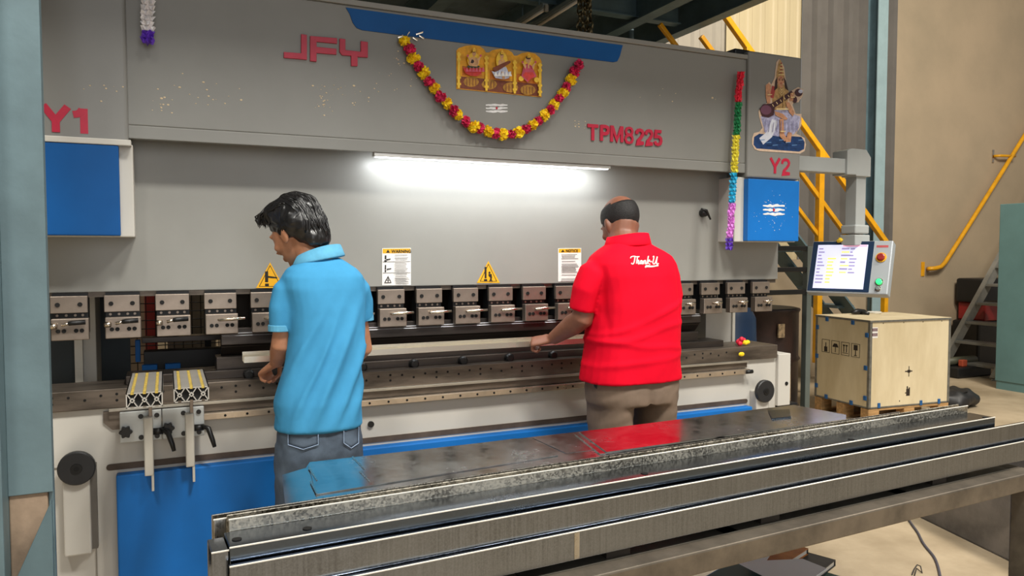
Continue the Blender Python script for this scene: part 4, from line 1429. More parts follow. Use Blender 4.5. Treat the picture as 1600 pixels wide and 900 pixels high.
# ------------------------------------------------------------------ under the bench
q0, q1 = at(1442, 811, Z=0), at(1548, 863, Z=0)
d = (q1 - q0).normalized()
pe = Vector((-d.y, d.x, 0))
if pe.x < 0:
    pe = -pe
e0, e1 = q0 - d * .02, q1 + d * .7
hz_ = .34
gb = empty('steel_bin', (e0 + e1) / 2, 'low grey steel bin standing on the floor beyond the bench leg', 'bin')
GM = mat('bin_grey', '#77726c', .45, .3, .2, 5)
for a, b in ((e0, e1), (e0 + pe * .55, e1 + pe * .55), (e0, e0 + pe * .55), (e1, e1 + pe * .55)):
    MB().slab([a, b, b + Vector((0, 0, hz_)), a + Vector((0, 0, hz_))], (pe if (a - b).normalized().cross(pe).length > .5 else d * (1 if a == e0 else -1)) * .008 * (1 if a == e0 else -1 if (a - b).normalized().cross(pe).length > .5 else 1)).build('side_wall', GM, gb)
MB().slab([e0, e1, e1 + pe * .55, e0 + pe * .55], (0, 0, .008)).build('bottom', GM, gb)
cab = [at(u, v, Z=.006) for u, v in ((1405, 790), (1424, 818), (1434, 832), (1441, 846), (1448, 856), (1458, 868), (1464, 880), (1469, 900), (1472, 930))]
tag(MB().tube(catmull(cab, 4), .006, 8).build('floor_cable', mat('grey_cable', '#4d4a52', .5), smooth=True), 'grey electric cable snaking across the floor under the bench', 'cable')
wi = [at(u, v, Z=.004) + Vector((0, 0, h)) for u, v, h in ((1425, 898, 0), (1428, 893, .01), (1433, 889, .02), (1438, 891, .02), (1441, 895, 0), (1432, 892, .012), (1429, 899, 0))]
tag(MB().tube(wi, .003, 6).build('wire_scrap', mat('wire_dark', '#33302c', .5)), 'curled scrap of dark wire on the floor beside the cable', 'wire')

# toolbox with books on it
zk_ = .42
pb0 = at(1206, 900, Z=zk_)
bx = Matrix.Translation((pb0.x, pb0.y, 0)) @ Matrix.Rotation(R(20), 4, 'Z')
tb = empty('storage_box', (0, 0, 0), 'dark green box under the bench carrying books and papers', 'box', frame=bx)
OFF[tb] = Vector((0, 0, 0))
GR = mat('dark_green_box', '#1d4a3c', .35, 0, .1)
MB().box(-.32, .16, -.2, .15, 0, zk_ - .03).build('body', GR, tb, bevel=.01)
MB().box(-.33, .17, -.21, .16, zk_ - .03, zk_).build('lid', GR, tb, bevel=.008)


def book(cx, cy, z, wd, dp, t, rot, cover, label):
    fr = bx @ Matrix.Translation((cx, cy, z)) @ Matrix.Rotation(R(rot), 4, 'Z')
    b = empty('book', (0, 0, 0), label, 'book', 'books under the bench', frame=fr)
    OFF[b] = Vector((0, 0, 0))
    MB().box(-wd / 2, wd / 2 - .004, -dp / 2 + .004, dp / 2 - .004, .003, t - .003).build('pages', mat('paper', '#e4e0d8', .8, 0, .05, 60, stretch=(1, 1, 20)), b)
    MB().box(-wd / 2, wd / 2, -dp / 2, dp / 2, 0, .003).build('back_cover', cover, b)
    MB().box(-wd / 2, wd / 2, -dp / 2, dp / 2, t - .003, t).build('front_cover', cover, b)
    MB().box(wd / 2 - .003, wd / 2, -dp / 2, dp / 2, 0, t).build('spine', mat('dark_spine', '#1d2024', .5), b)
    return b


book(.13, -.045, zk_, .2, .15, .022, 2, mat('book_dark', '#2b3230', .4, 0, .3, 12), 'dark covered book at the bottom of the pile under the bench')
book(.1, .03, zk_ + .022, .22, .12, .022, 0, mat('book_orange', '#b0702f', .45, 0, .35, 9, dark='#7c2b22'), 'book with orange and red cover on top of the dark one')
bp2 = MB()
bp2.slab([(-.16, -.15, zk_ + .0455), (.08, -.15, zk_ + .0455), (.1, -.06, zk_ + .0455), (.0, .02, zk_ + .0455), (.16, .06, zk_ + .0455), (.12, .12, zk_ + .0455), (-.08, .1, zk_ + .0455)], (0, 0, .002))
tag(bp2.build('paper_sheet', mat('white_paper', '#f2f4fb', .7, 0, .03), None, frame=bx), 'loose white paper sheets on top of the books', 'paper')
tag(MB().box(-.31, -.2, -.19, -.03, zk_, zk_ + .012).build('notepad', mat('notepad_white', '#d5d6dc', .7), None, frame=bx), 'small white notepad on the green box left of the books', 'notepad')

# ------------------------------------------------------------------ plywood crate on its pallet
cn = at(1357, 640, Z=.13)
cr_ = at(1482, 629, Z=.13)
cl_ = at(1272, 623, Z=.13)
dx_ = (cr_ - cn)
wX = dx_.length
ang = math.atan2(dx_.y, dx_.x)
wY = .66
CM = Matrix.Translation((cn.x, cn.y, 0)) @ Matrix.Rotation(ang, 4, 'Z')
zt_c = CAM.z - (CAM.z - .13) * (500 - 395) / (640 - 395)
PLY = mat('plywood', '#d5c7a6', .7, 0, .06, 4, stretch=(1, 1, .3), dark='#c3b28c')
EDG = mat('zinc_edge', '#77766f', .5, .4, .15, 20)
ct = empty('plywood_crate', (wX / 2, wY / 2, .13), 'plywood shipping crate with blue clips standing on a pallet', 'crate', frame=CM)
OFF[ct] = Vector((wX / 2, wY / 2, .13))
MB().box(0, wX, 0, .012, .135, zt_c - .012).build('side_panel', PLY, ct)
MB().box(0, wX, wY - .012, wY, .135, zt_c - .012).build('side_panel', PLY, ct)
MB().box(0, .012, .012, wY - .012, .135, zt_c - .012).build('side_panel', PLY, ct)
MB().box(wX - .012, wX, .012, wY - .012, .135, zt_c - .012).build('side_panel', PLY, ct)
MB().box(-.004, wX + .004, -.004, wY + .004, zt_c - .012, zt_c).build('lid', PLY, ct)
for (x, y) in ((0, 0), (wX, 0), (0, wY), (wX, wY)):
    sx, sy = (1 if x == 0 else -1), (1 if y == 0 else -1)
    MB().prism([(x - sx * .003, y - sy * .003), (x + sx * .022, y - sy * .003), (x + sx * .022, y), (x, y), (x, y + sy * .022), (x - sx * .003, y + sy * .022)], 'z', .135, zt_c - .012).build('corner_edge', EDG, ct)
MB().box(-.006, wX + .006, -.007, -.003, zt_c - .02, zt_c - .003).build('lid_edge', EDG, ct)
MB().box(-.007, -.003, -.006, wY + .006, zt_c - .02, zt_c - .003).build('lid_edge', EDG, ct)
MB().box(-.002, wX, -.003, -.0005, .135, .147).build('base_edge', EDG, ct)
MB().box(-.003, -.0005, 0, wY, .135, .147).build('base_edge', EDG, ct)
CLIP = mat('blue_clip', '#1f5f9e', .4, .2, .1)
H = zt_c - .13


def clipL(f, g):
    MB().box(-.009, -.001, wY * f - .018, wY * f + .018, .13 + H * g - .02, .13 + H * g + .02).build('clip', CLIP, ct, bevel=.003)


def clipF(f, g):
    MB().box(wX * f - .014, wX * f + .014, -.009, -.001, .13 + H * g - .025, .13 + H * g + .02).build('clip', CLIP, ct, bevel=.003)


for f, g in ((.78, .96), (.3, .955), (.97, .85), (.05, .83), (.97, .5), (.06, .46), (.97, .14), (.06, .12), (.77, .03), (.3, .03)):
    clipL(f, g)
for f, g in ((.12, .04), (.87, .03), (.64, .03)):
    clipF(f, g)
# stencilled handling marks on the left panel
ink = mat('stencil_ink', '#2a2119', .7)
icons = MB()


def ib(f0, g0, f1, g1):
    icons.box(-.0012, -.0002, wY * f0, wY * f1, .13 + H * g0, .13 + H * g1)


for i in range(4):
    c = .80 - i * .185
    for (a, b, c2, d2) in ((-.075, .56, .075, .565), (-.075, .71, .075, .715), (-.075, .56, -.068, .715), (.068, .56, .075, .715)):
        ib(c + a, b, c + c2, d2)
    if i == 0:
        ib(c - .03, .57, c + .03, .63)
        ib(c - .008, .63, c + .008, .68)
    elif i == 1:
        for t_ in range(5):
            ib(c - .055 + t_ * .006, .64 + t_ * .008, c + .055 - t_ * .006, .65 + t_ * .008)
        ib(c - .006, .58, c + .006, .64)
    elif i == 2:
        for s_ in (-.03, .02):
            ib(c + s_, .60, c + s_ + .014, .68)
            ib(c + s_ - .012, .67, c + s_ + .026, .685)
        ib(c - .05, .585, c + .05, .592)
    else:
        ib(c - .035, .64, c + .035, .70)
        ib(c - .007, .58, c + .007, .64)
        ib(c - .025, .575, c + .025, .584)
icons.build('handling_marks', ink, ct)
fr_ = MB()


def fb(f0, g0, f1, g1):
    fr_.box(wX * f0, wX * f1, -.0012, -.0002, .13 + H * g0, .13 + H * g1)


fb(.478, .34, .487, .46)
fb(.435, .395, .525, .408)
fb(.465, .385, .5, .418)
fb(.455, .12, .50, .2)
fb(.46, .2, .475, .23)
fb(.485, .2, .5, .215)
fb(.44, .15, .455, .16)
for f in (.15, .4, .64, .88):
    fb(f, .955, f + .009, .967)
fb(.37, .06, .38, .075)
fr_.build('stencil_marks', ink, ct)
lb = MB().box(wX * .02, wX * .09, -.0012, -.0002, .13 + H * .80, .13 + H * .92).build('shipping_label', WHITE, ct)
lm = MB()
for j in range(2):
    for i in range(4):
        lm.box(wX * (.025 + i * .016), wX * (.037 + i * .016), -.002, -.0012, .13 + H * (.82 + j * .055), .13 + H * (.855 + j * .055))
lm.build('label_print', mat('label_maroon', '#5b2f3f', .6), lb)
# pallet
PW = mat('pallet_wood', '#b08a5a', .75, 0, .2, 6, stretch=(1, 6, 6))
pt = empty('pallet', (wX / 2, wY / 2, 0), 'low wooden pallet under the plywood crate', 'pallet', frame=CM)
OFF[pt] = Vector((wX / 2, wY / 2, 0))
for y in (0, wY / 2 - .04, wY - .09):
    MB().box(0, wX, y, y + .09, .112, .13).build('deck_board', PW, pt, bevel=.002)
    MB().box(0, wX, y, y + .09, 0, .018).build('base_board', PW, pt, bevel=.002)
    for x in (0, wX / 2 - .06, wX - .12):
        MB().box(x, x + .12, y, y + .09, .018, .112).build('block', PW, pt, bevel=.002)
# things on the lid
tp = CM @ Vector((wX * .3, wY * .72, zt_c))
pt_ = CM @ Vector((wX * .42, wY * .8, zt_c))
dr = empty('hand_tool', pt_, 'black hand tool lying on top of the crate', 'tool')
MB().tube([pt_ + Vector((-.1, .0, .022)), pt_ + Vector((-.03, 0, .03)), pt_ + Vector((.06, 0, .024)), pt_ + Vector((.1, .01, .02))], [.014, .028, .024, .01], 10).build('body', BLACK, dr, smooth=True)
MB().tube([pt_ + Vector((.0, .0, .02)), pt_ + Vector((.02, -.09, .014))], [.016, .014], 8).build('handle', BLACK, dr, smooth=True)
cc = CM @ Vector((wX * .62, wY * .8, zt_c))
wh = [cc + Vector((.07 * math.cos(t_) * (1 + .2 * math.sin(3 * t_)), .05 * math.sin(t_), .008 + .012 * abs(math.sin(t_ * 2.3)))) for t_ in [i * .35 for i in range(50)]]
tag(MB().tube(wh, .005, 6).build('cable_coil', mat('white_cable', '#d8d4c8', .5), smooth=True), 'tangled white cable on top of the crate', 'cable')

# black bag on the floor behind the crate
bg0 = at(1503, 638, Z=0)
bm_ = MB()
for k in range(9):
    bm_.ball((bg0.x - .16 + .04 * k, bg0.y + .1 + random.uniform(-.08, .08), .08 + random.uniform(-.02, .03)), .1, .13, .085)
me = fuse(bm_, .02, 4)
for v in me.vertices:
    v.co += Vector((.5, .5, 1)) * .03 * noise.noise(v.co * 11)
    v.co.z = max(v.co.z, 0)
bg_ = finish(me, 'bag', mat('black_leather', '#201f1f', .5, 0, .2, 8), None, (bg0.x, bg0.y + .1, 0))
tag(bg_, 'soft black bag slumped on the floor at the right of the crate', 'bag')
MB().tube([(bg0.x - .1, bg0.y - .01, .14), (bg0.x, bg0.y - .04, .17), (bg0.x + .1, bg0.y - .01, .13)], .008, 6).build('strap', BLACK, bg_)

# ------------------------------------------------------------------ green cabinet at the right edge
cb = at(1554, 607, Z=0)
cv = empty('steel_cabinet', (cb.x + .25, cb.y - .5, 0), 'tall green steel cabinet at the right edge', 'cabinet')
MB().box(cb.x, cb.x + .5, cb.y - 1.0, cb.y, .09, 2.03).build('body', CABT, cv, bevel=.006)
MB().box(cb.x + .01, cb.x + .49, cb.y - .99, cb.y - .01, 0, .09).build('plinth', CABT, cv)
for k in range(2):
    MB().box(cb.x + .01 + k * .245, cb.x + .245 + k * .245, cb.y - 1.018, cb.y - 1.0, .1, 2.0).build('door', CABT, cv, bevel=.004)

# ------------------------------------------------------------------ grey stairs on the right, going up along the wall
SG = mat('stair_grey', '#8a8880', .5, .3, .1, 6)
s0 = at(1489, 588, Z=0)
ys = WY - .5
sx0 = at(1490, 530, Y=ys).x - .30
sr = empty('steel_stairs', (sx0 + .8, ys - .3, 0), 'grey open steel stairs rising behind the green cabinet', 'stairs')


def stair_z(x):
    return (x - sx0) * 1.24


for y in (ys, ys - .7):
    MB().prism([(sx0 - .02, 0), (sx0 + .15, 0), (sx0 + 2.2, stair_z(sx0 + 2.2) - .2), (sx0 + 2.2, stair_z(sx0 + 2.2)), (sx0 - .02, .0)], 'y', y - .006, y + .006).build('stringer', SG, sr)
    MB().bar((sx0, y, stair_z(sx0) + .03), (sx0 + 2.2, y, stair_z(sx0 + 2.2) + .03), .06, .02).build('stringer_flange', SG, sr)
for k in range(10):
    x = sx0 + .1 + k * .19
    z = stair_z(x)
    MB().box(x - .0, x + .24, ys - .69, ys - .01, z, z + .032).build('tread', SG, sr, bevel=.003)
# things stored under the stairs
RX = mat('tool_red', '#8c2321', .4, 0, .15)
u1 = at(1512, 560, Y=ys + .2)
tc_ = empty('tool_chest', (u1.x, ys + .25, 0), 'black and red tool chest stored under the stairs', 'tool chest')
MB().box(u1.x, u1.x + .7, ys + .06, ys + .44, .0, .6).build('base', BLACK, tc_, bevel=.03)
MB().box(u1.x + .12, u1.x + .7, ys + .06, ys + .44, .6, .84).build('drawers', RX, tc_, bevel=.02)
MB().box(u1.x + .06, u1.x + .7, ys + .06, ys + .44, .84, 1.16).build('top_tray', BLACK, tc_, bevel=.03)
u2 = at(1497, 580, Y=ys - .4)
cp_ = empty('floor_machine', (u2.x, ys - .6, 0), 'low black machine with an orange knob under the stairs', 'machine')
MB().box(u2.x - .06, u2.x + .55, ys - .45, ys - .10, 0, .13).build('base', BLACK, cp_, bevel=.02)
MB().tube([(u2.x - .03, ys - .26, .18), (u2.x + .5, ys - .26, .18)], .05, 14).build('drum', mat('olive_drum', '#4a4a3a', .5, .2), cp_, smooth=True)
MB().box(u2.x + .08, u2.x + .17, ys - .40, ys - .34, .13, .21).build('orange_knob', mat('orange_plastic', '#a8492e', .5), cp_, bevel=.01)
# yellow handrail on the wall
yr = WY - .09
hr = empty('wall_handrail', at(1450, 418, Y=yr), 'yellow tubular handrail fixed to the beige wall', 'handrail')
pts = [at(1450, 420, Y=WY - .01)] + [at(u, v, Y=yr) for u, v in ((1452, 420), (1462, 419), (1470, 417), (1476, 411), (1482, 402), (1515, 350), (1560, 278), (1602, 210), (1650, 132))]
MB().tube(pts, .028, 12).build('rail', YEL, hr, smooth=True)
ZN = mat('zinc_plate', '#b9a878', .4, .6, .1)
for (u, v) in ((1451, 420),):
    p = at(u, v, Y=yr)
    MB().box(p.x - .03, p.x + .03, WY - .012, WY, p.z - .1, p.z + .09).build('wall_plate', YEL, hr, bevel=.003)
p = at(1561, 243, Y=yr)
MB().box(p.x - .02, p.x + .02, WY - .012, WY, p.z - .09, p.z + .09).build('wall_plate', CHROME, hr, bevel=.003)
pe_ = at(1586, 241, Y=yr)
MB().tube([(p.x, WY - .02, p.z), (p.x + .04, yr, p.z), (pe_.x, yr, p.z + .01)], .018, 10).build('bracket', YEL, hr, smooth=True)

# ------------------------------------------------------------------ yellow railed stairs behind the press
yy = 2.62
ye = empty('mezzanine_stairs', (5.0, yy, 0), 'yellow railed stairs climbing to the mezzanine behind the press', 'stairs')
r0, r1 = at(1384, 379, Y=yy), at(1262, 207, Y=yy)
dr_ = (r1 - r0) / (r1.x - r0.x)


def along(p, x):
    return p + dr_ * (x - p.x)


xtop = XE + .06
MB().bar(r0, along(r0, xtop), .055, .055).build('top_rail', YEL, ye, bevel=.006)
m0 = at(1321, 366, Y=yy)
MB().bar(m0, along(m0, 4.62), .045, .045).build('middle_rail', YEL, ye, bevel=.006)
l0_ = at(1281, 372, Y=yy)
MB().bar(l0_, along(l0_, 4.15), .04, .04).build('lower_rail', YEL, ye, bevel=.006)
MB().box(r0.x - .028, r0.x + .028, yy - .028, yy + .028, .3, r0.z + .02).build('post', YEL, ye, bevel=.004)
px_ = at(1281, 300, Y=yy).x
MB().box(px_ - .034, px_ + .034, yy - .03, yy + .03, .35, along(r0, px_).z).build('post', YEL, ye, bevel=.004)
px2 = at(1168, 60, Y=yy).x
MB().box(px2 - .03, px2 + .03, yy - .03, yy + .03, along(r0, px2).z - 1.2, along(r0, px2).z).build('post', YEL, ye, bevel=.004)
for y in (yy + .03, yy + .4):
    s1 = at(1252, 385, Y=yy)
    a_, b_ = along(s1, r0.x + .55), along(s1, xtop)
    MB().bar(Vector((a_.x, y, a_.z)), Vector((b_.x, y, b_.z)), .02, .22, up=(0, -1, 0)).build('stringer', TEALD, ye)
s1 = at(1252, 385, Y=yy)
for k in range(16):
    x = r0.x + .3 - k * .21
    z = along(s1, x).z
    if z < .1:
        continue
    MB().box(x - .12, x + .12, yy + .04, yy + .4, z, z + .03).build('tread', TEALD, ye)

# guard post with black rails beside the press
yg = .95
gp = empty('guard_rail', at(1260, 640, Y=yg), 'grey steel post with black guard rails at the right side of the press', 'guard rail')
OFF[gp].z = 0
gp.location.z = 0
xg_ = at(1260, 500, Y=yg).x
MB().box(xg_ - .024, xg_ + .024, yg - .024, yg + .024, 0, at(1260, 385, Y=yg).z).build('post', mat('post_grey_green', '#5d6662', .5, 0, .08), gp, bevel=.004)
for v in (388, 421, 456):
    z = at(1250, v, Y=yg).z
    MB().bar((X(1180, v, yg), yg, z), (xg_, yg, z), .035, .035).build('rail', BLACK, gp, bevel=.004)
z = at(1250, 456, Y=yg).z
MB().bar((xg_, yg, z), (xg_ + .5, yg + .5, z), .03, .03).build('rail', BLACK, gp, bevel=.004)

# rusty drum and blue barrel behind the right end of the press
RUST = mat('rusty_drum', '#2c1a12', .6, .3, .45, 5, bump=.1, bscale=30, dark='#170e0a')
yd = .95
dc = at(1240, 560, Y=yd)
rd_ = .3
zd_ = at(1222, 486, Y=yd).z
du = empty('oil_drum', (dc.x - .02, yd + .3, 0), 'dark rusty steel drum behind the right end of the press', 'drum')
prof = [(rd_, 0), (rd_ + .006, .01), (rd_ - .004, .03), (rd_ - .004, .32), (rd_ + .01, .34), (rd_ - .004, .36), (rd_ - .004, .68), (rd_ + .01, .70), (rd_ - .004, .72), (rd_ - .004, zd_ - .03), (rd_ + .008, zd_ - .01), (rd_ + .004, zd_)]
rings = [[Vector((dc.x - .02 + r_ * math.cos(q_), yd + .35 + r_ * math.sin(q_), z_)) for q_ in [2 * math.pi * i / 32 for i in range(32)]] for r_, z_ in prof]
MB().loft(rings).build('shell', RUST, du, smooth=True)
MB().cyl((dc.x - .02, yd + .35, zd_), (dc.x - .02, yd + .35, zd_ + .006), rd_ - .02, 32).build('lid', DARK, du)
MB().box(dc.x - .11, dc.x - .05, yd + .04, yd + .052, zd_ - .2, zd_ - .1).build('label_patch', mat('drum_label', '#8a7558', .7, 0, .4, 30), du)
bc = at(1168, 505, Y=.75)
bb = empty('blue_barrel', (bc.x, .9, 0), 'dark blue plastic barrel seen past the right side frame', 'barrel')
NB = mat('navy_plastic', '#15304f', .35, 0, .1)
prof = [(.17, 0), (.19, .05), (.2, .3), (.21, .33), (.2, .36), (.2, .75), (.21, .78), (.2, .81), (.19, 1.05), (.12, 1.2), (.05, 1.24)]
rings = [[Vector((bc.x + r_ * math.cos(q_), .95 + r_ * math.sin(q_), z_)) for q_ in [2 * math.pi * i / 24 for i in range(24)]] for r_, z_ in prof]
MB().loft(rings).build('body', NB, bb, smooth=True)
MB().cyl((bc.x, .95, 1.24), (bc.x, .95, 1.28), .04, 16).build('cap', BLACK, bb)

# wire mesh guard and oddments seen through the throat on the left
ym = 1.75
mg = empty('mesh_guard', (at(280, 560, Y=ym).x, ym, 0), 'black wire mesh guard fence behind the press, seen through its throat', 'mesh guard')
x0, x1 = at(200, 560, Y=ym).x, at(352, 560, Y=ym).x
wm = MB()
x = x0
while x < x1 + .4:
    wm.cyl((x, ym, .2), (x, ym, 1.75), .003, 5)
    x += .05
z = .2
while z < 1.76:
    wm.cyl((x0, ym - .004, z), (x1 + .4, ym - .004, z), .003, 5)
    z += .05
tag(wm.build('wire_mesh', DARK, mg), kind='stuff')
for x in (x0 - .02, x1 + .42):
    MB().box(x - .02, x + .02, ym - .02, ym + .02, 0, 1.8).build('post', DARK, mg)
rp = at(236, 505, Y=2.1)
tag(MB().box(rp.x - .035, rp.x + .035, 2.1, 2.17, 0, 2.0).build('red_post', mat('red_post_paint', '#a2332e', .5, 0, .1), None, bevel=.004), 'red painted post behind the wire mesh guard', 'post')
for k, (u, v, wd, hh_, h, lab) in enumerate(((212, 560, .14, .9, '#a89a84', 'tall beige board leaning behind the wire mesh guard'), (300, 530, .3, .75, '#8b8578', 'grey carton standing behind the wire mesh guard'))):
    p = at(u, v, Y=2.3)
    tag(MB().box(p.x - wd / 2, p.x + wd / 2, 2.3, 2.6, 0, hh_ + .5).build('storage_carton', mat('carton_%d' % k, h, .8, 0, .15), None, bevel=.004), lab, 'carton')
# ------------------------------------------------------------------ people
SKIN1 = mat('light_brown_skin', '#b9805f', .5, 0, .06, 25, sub=.08, bump=.03, bscale=200)
SKIN2 = mat('brown_skin', '#8a5a45', .45, 0, .06, 25, sub=.06, bump=.03, bscale=200)
HAIR = mat('black_hair', '#0e0c0c', .34, 0, .2, 60, spec=.7)
HAIR2 = mat('short_black_hair', '#181413', .6, 0, .3, 90, bump=.4, bscale=300)
CYAN = mat('sky_blue_cotton', '#4497c6', .8, 0, .05, 8, bump=.05, bscale=500, spec=.2)
CYAN2 = mat('sky_blue_rib_knit', '#5ca8cc', .8, 0, .05, 30, bump=.1, bscale=300)
REDS = mat('red_cotton', '#ea0428', .8, 0, .04, 8, bump=.05, bscale=500, spec=.15)
DENIM = mat('washed_denim', '#4d5a69', .8, 0, .3, 6, bump=.12, bscale=400, dark='#2a333f')
DENL = mat('pale_denim', '#8fa3bd', .8, 0, .2, 10, bump=.12, bscale=400)
KHAKI = mat('brown_trousers', '#7d6a5a', .75, 0, .1, 8, bump=.05, bscale=300)
SHOE = mat('dark_shoe', '#1d1a18', .45, 0, .1)


def ring(c, a, b, n=28, yaw=0, p=2.4):
    """superellipse ring in the horizontal plane; a across, b deep"""
    out = []
    cy, sy = math.cos(yaw), math.sin(yaw)
    for i in range(n):
        q = 2 * math.pi * i / n
        cx, sx = math.cos(q), math.sin(q)
        x = a * math.copysign(abs(cx) ** (2 / p), cx)
        y = b * math.copysign(abs(sx) ** (2 / p), sx)
        out.append(Vector((c[0] + x * cy - y * sy, c[1] + x * sy + y * cy, c[2])))
    return out


def pxring(v, ul, ur, Y, b, yaw=0, p=2.4, dy=0):
    l, r = at(ul, v, Y=Y), at(ur, v, Y=Y)
    return ring(((l.x + r.x) / 2, Y + dy, (l.z + r.z) / 2), (r - l).length / 2, b, yaw=yaw, p=p)


def hand(mb, wrist, fdir, palm_n, side, s=1.0, curl=55):
    """palm and five separate bent fingers; fdir points along the hand, palm_n out of the palm"""
    f = Vector(fdir).normalized()
    n_ = (Vector(palm_n) - f * Vector(palm_n).dot(f)).normalized()
    a = f.cross(n_) * side        # towards the thumb
    w0 = Vector(wrist)
    rings = []
    for d_, hw, ht in ((-.02, .026, .02), (.0, .027, .019), (.025, .034, .0165), (.055, .041, .0145), (.082, .041, .0125), (.09, .036, .009)):
        c = w0 + f * d_ * s
        rings.append([c + a * hw * s * math.cos(q) + n_ * ht * s * math.sin(q) for q in [2 * math.pi * i / 16 for i in range(16)]])
    mb.loft(rings)
    for k, (off, L_) in enumerate(((.03, .074), (.01, .082), (-.01, .076), (-.029, .060))):
        p = w0 + f * .083 * s + a * off * s
        d = f.copy()
        pts = [p - f * .012 * s]
        pts.append(p)
        ang = 0
        for j, fr in enumerate((.46, .3, .24)):
            ang += curl * (.9 if j == 0 else .8) + k * 2
            d = f * math.cos(R(ang)) + n_ * math.sin(R(ang))
            p = p + d * L_ * fr * s
            pts.append(p)
        r0_ = (.0098, .0098, .0095, .0085)[k] * s
        mb.tube(pts, [r0_, r0_, r0_ * .95, r0_ * .88, r0_ * .7], 10)
    p = w0 + f * .022 * s + a * .026 * s
    t1 = p + (a * .62 + f * .6 + n_ * .4).normalized() * .035 * s
    t2 = t1 + (f * .75 + n_ * .6 + a * .1).normalized() * .032 * s
    t3 = t2 + (f * .6 + n_ * .75 - a * .2).normalized() * .024 * s
    mb.tube([p - a * .012 * s, p, t1, t2, t3], [.012 * s, .0135 * s, .0115 * s, .0105 * s, .008 * s], 10)


def head(mb, c, M, s=1.0):
    def P(x, y, z):
        return Vector(c) + M @ (Vector((x, y, z)) * s)

    def B(x, y, z, rx, ry, rz):
        mb.ball(P(x, y, z), rx * s, ry * s, rz * s, 20, 14, M)
    B(0, -.012, .032, .076, .097, .09)
    B(0, .03, -.01, .066, .068, .085)
    B(0, .028, -.055, .056, .06, .062)
    B(0, .062, -.1, .026, .022, .02)
    B(0, .085, .02, .05, .014, .012)
    mb.tube([P(0, .09, .01), P(0, .1, -.015), P(0, .112, -.036), P(0, .098, -.044)], [.008 * s, .009 * s, .014 * s, .009 * s], 10)
    B(.011, .1, -.04, .007, .008, .006)
    B(-.011, .1, -.04, .007, .008, .006)
    B(0, .09, -.066, .023, .01, .006)
    B(0, .089, -.077, .02, .01, .007)
    for e in (-1, 1):
        B(e * .077, -.006, -.012, .008, .019, .031)
        B(e * .083, -.014, -.006, .006, .012, .022)
        B(e * .042, .066, -.03, .02, .02, .018)
    return P


def hang(rings, mb, m=None):
    mb.loft(rings)


def folds(me, fn):
    vs = me.vertices
    nr = [v.normal.copy() for v in vs]
    for v, n_ in zip(vs, nr):
        v.co += n_ * fn(v.co, n_)


def ridge(x, w):
    return math.exp(-(x / w) ** 2)


def shoe(mb, c, yaw=0):
    c = Vector(c)
    M = Matrix.Rotation(yaw, 3, 'Z')
    mb.loft([[c + M @ Vector((a * math.cos(q), y + .0 * math.sin(q), max(0, h * .5 + h * .5 * math.sin(q)))) for q in [2 * math.pi * i / 14 for i in range(14)]] for y, a, h in ((-.09, .028, .07), (-.06, .04, .1), (0, .042, .105), (.07, .046, .07), (.14, .045, .05), (.18, .025, .035))])


# ---------------------------------------------------------------- man in sky blue
YB = -.40
base = at(498, 600, Y=YB)
bx0 = base.x
HM = (Matrix.Rotation(R(38), 3, 'Z') @ Matrix.Rotation(R(-24), 3, 'X') @ Matrix.Rotation(R(-6), 3, 'Y'))
hc_ = at(463, 362, Y=YB + .06)
mb = MB()
P1 = head(mb, hc_, HM, 1.0)
nb = at(496, 412, Y=YB)
mb.tube([nb + Vector((0, 0, -.08)), nb, nb.lerp(hc_, .5), hc_ + HM @ Vector((0, -.03, -.01))], [.07, .058, .052, .055], 16)
tor = [pxring(418, 465, 545, YB, .06), pxring(440, 456, 552, YB, .085), pxring(520, 466, 552, YB, .09), pxring(600, 460, 548, YB, .09), pxring(660, 455, 545, YB, .09), pxring(700, 455, 545, YB, .09)]
mb.loft(tor[::-1])
lsh, rsh = at(450, 448, Y=YB), at(555, 448, Y=YB)
lel, lwr = at(439, 540, Y=YB + .02), at(433, 560, Y=YB + .2)
lwr = at(432, 566, Y=YB + .17)
rel, rwr = at(568, 545, Y=YB + .06), at(545, 562, Y=YB + .26)
mb.tube([lsh, lsh.lerp(lel, .5), lel, lel.lerp(lwr, .35), lwr], [.018, .034, .036, .035, .025], 14)
mb.tube([rsh, rsh.lerp(rel, .5), rel, rel.lerp(rwr, .35), rwr], [.016, .03, .034, .035, .026], 14)
hand(mb, lwr + Vector((0, .005, -.002)), (-.4, .62, -.4), (.3, .1, -1), -1, .95, 68)
hand(mb, rwr, (-.2, .85, -.2), (0, .1, -1), 1, .95, 55)
lhip, rhip = at(466, 690, Y=YB), at(532, 690, Y=YB)
for hp, kx in ((lhip, -.02), (rhip, .02)):
    kn = Vector((hp.x + kx, YB + .02, .46))
    mb.tube([hp, kn, Vector((kn.x, YB - .01, .08))], [.06, .05, .04], 14)
me = fuse(mb, .0055, 4)
m1 = finish(me, 'person', SKIN1, None, (bx0, YB, 0))
tag(m1, 'man in sky blue polo shirt and jeans holding the left end of the strip', 'person')
for e in (-1, 1):
    MB().ball(P1(e * .033, .07, .003), .012, nu=10, nv=8).build('eye', WHITE, m1, smooth=True)
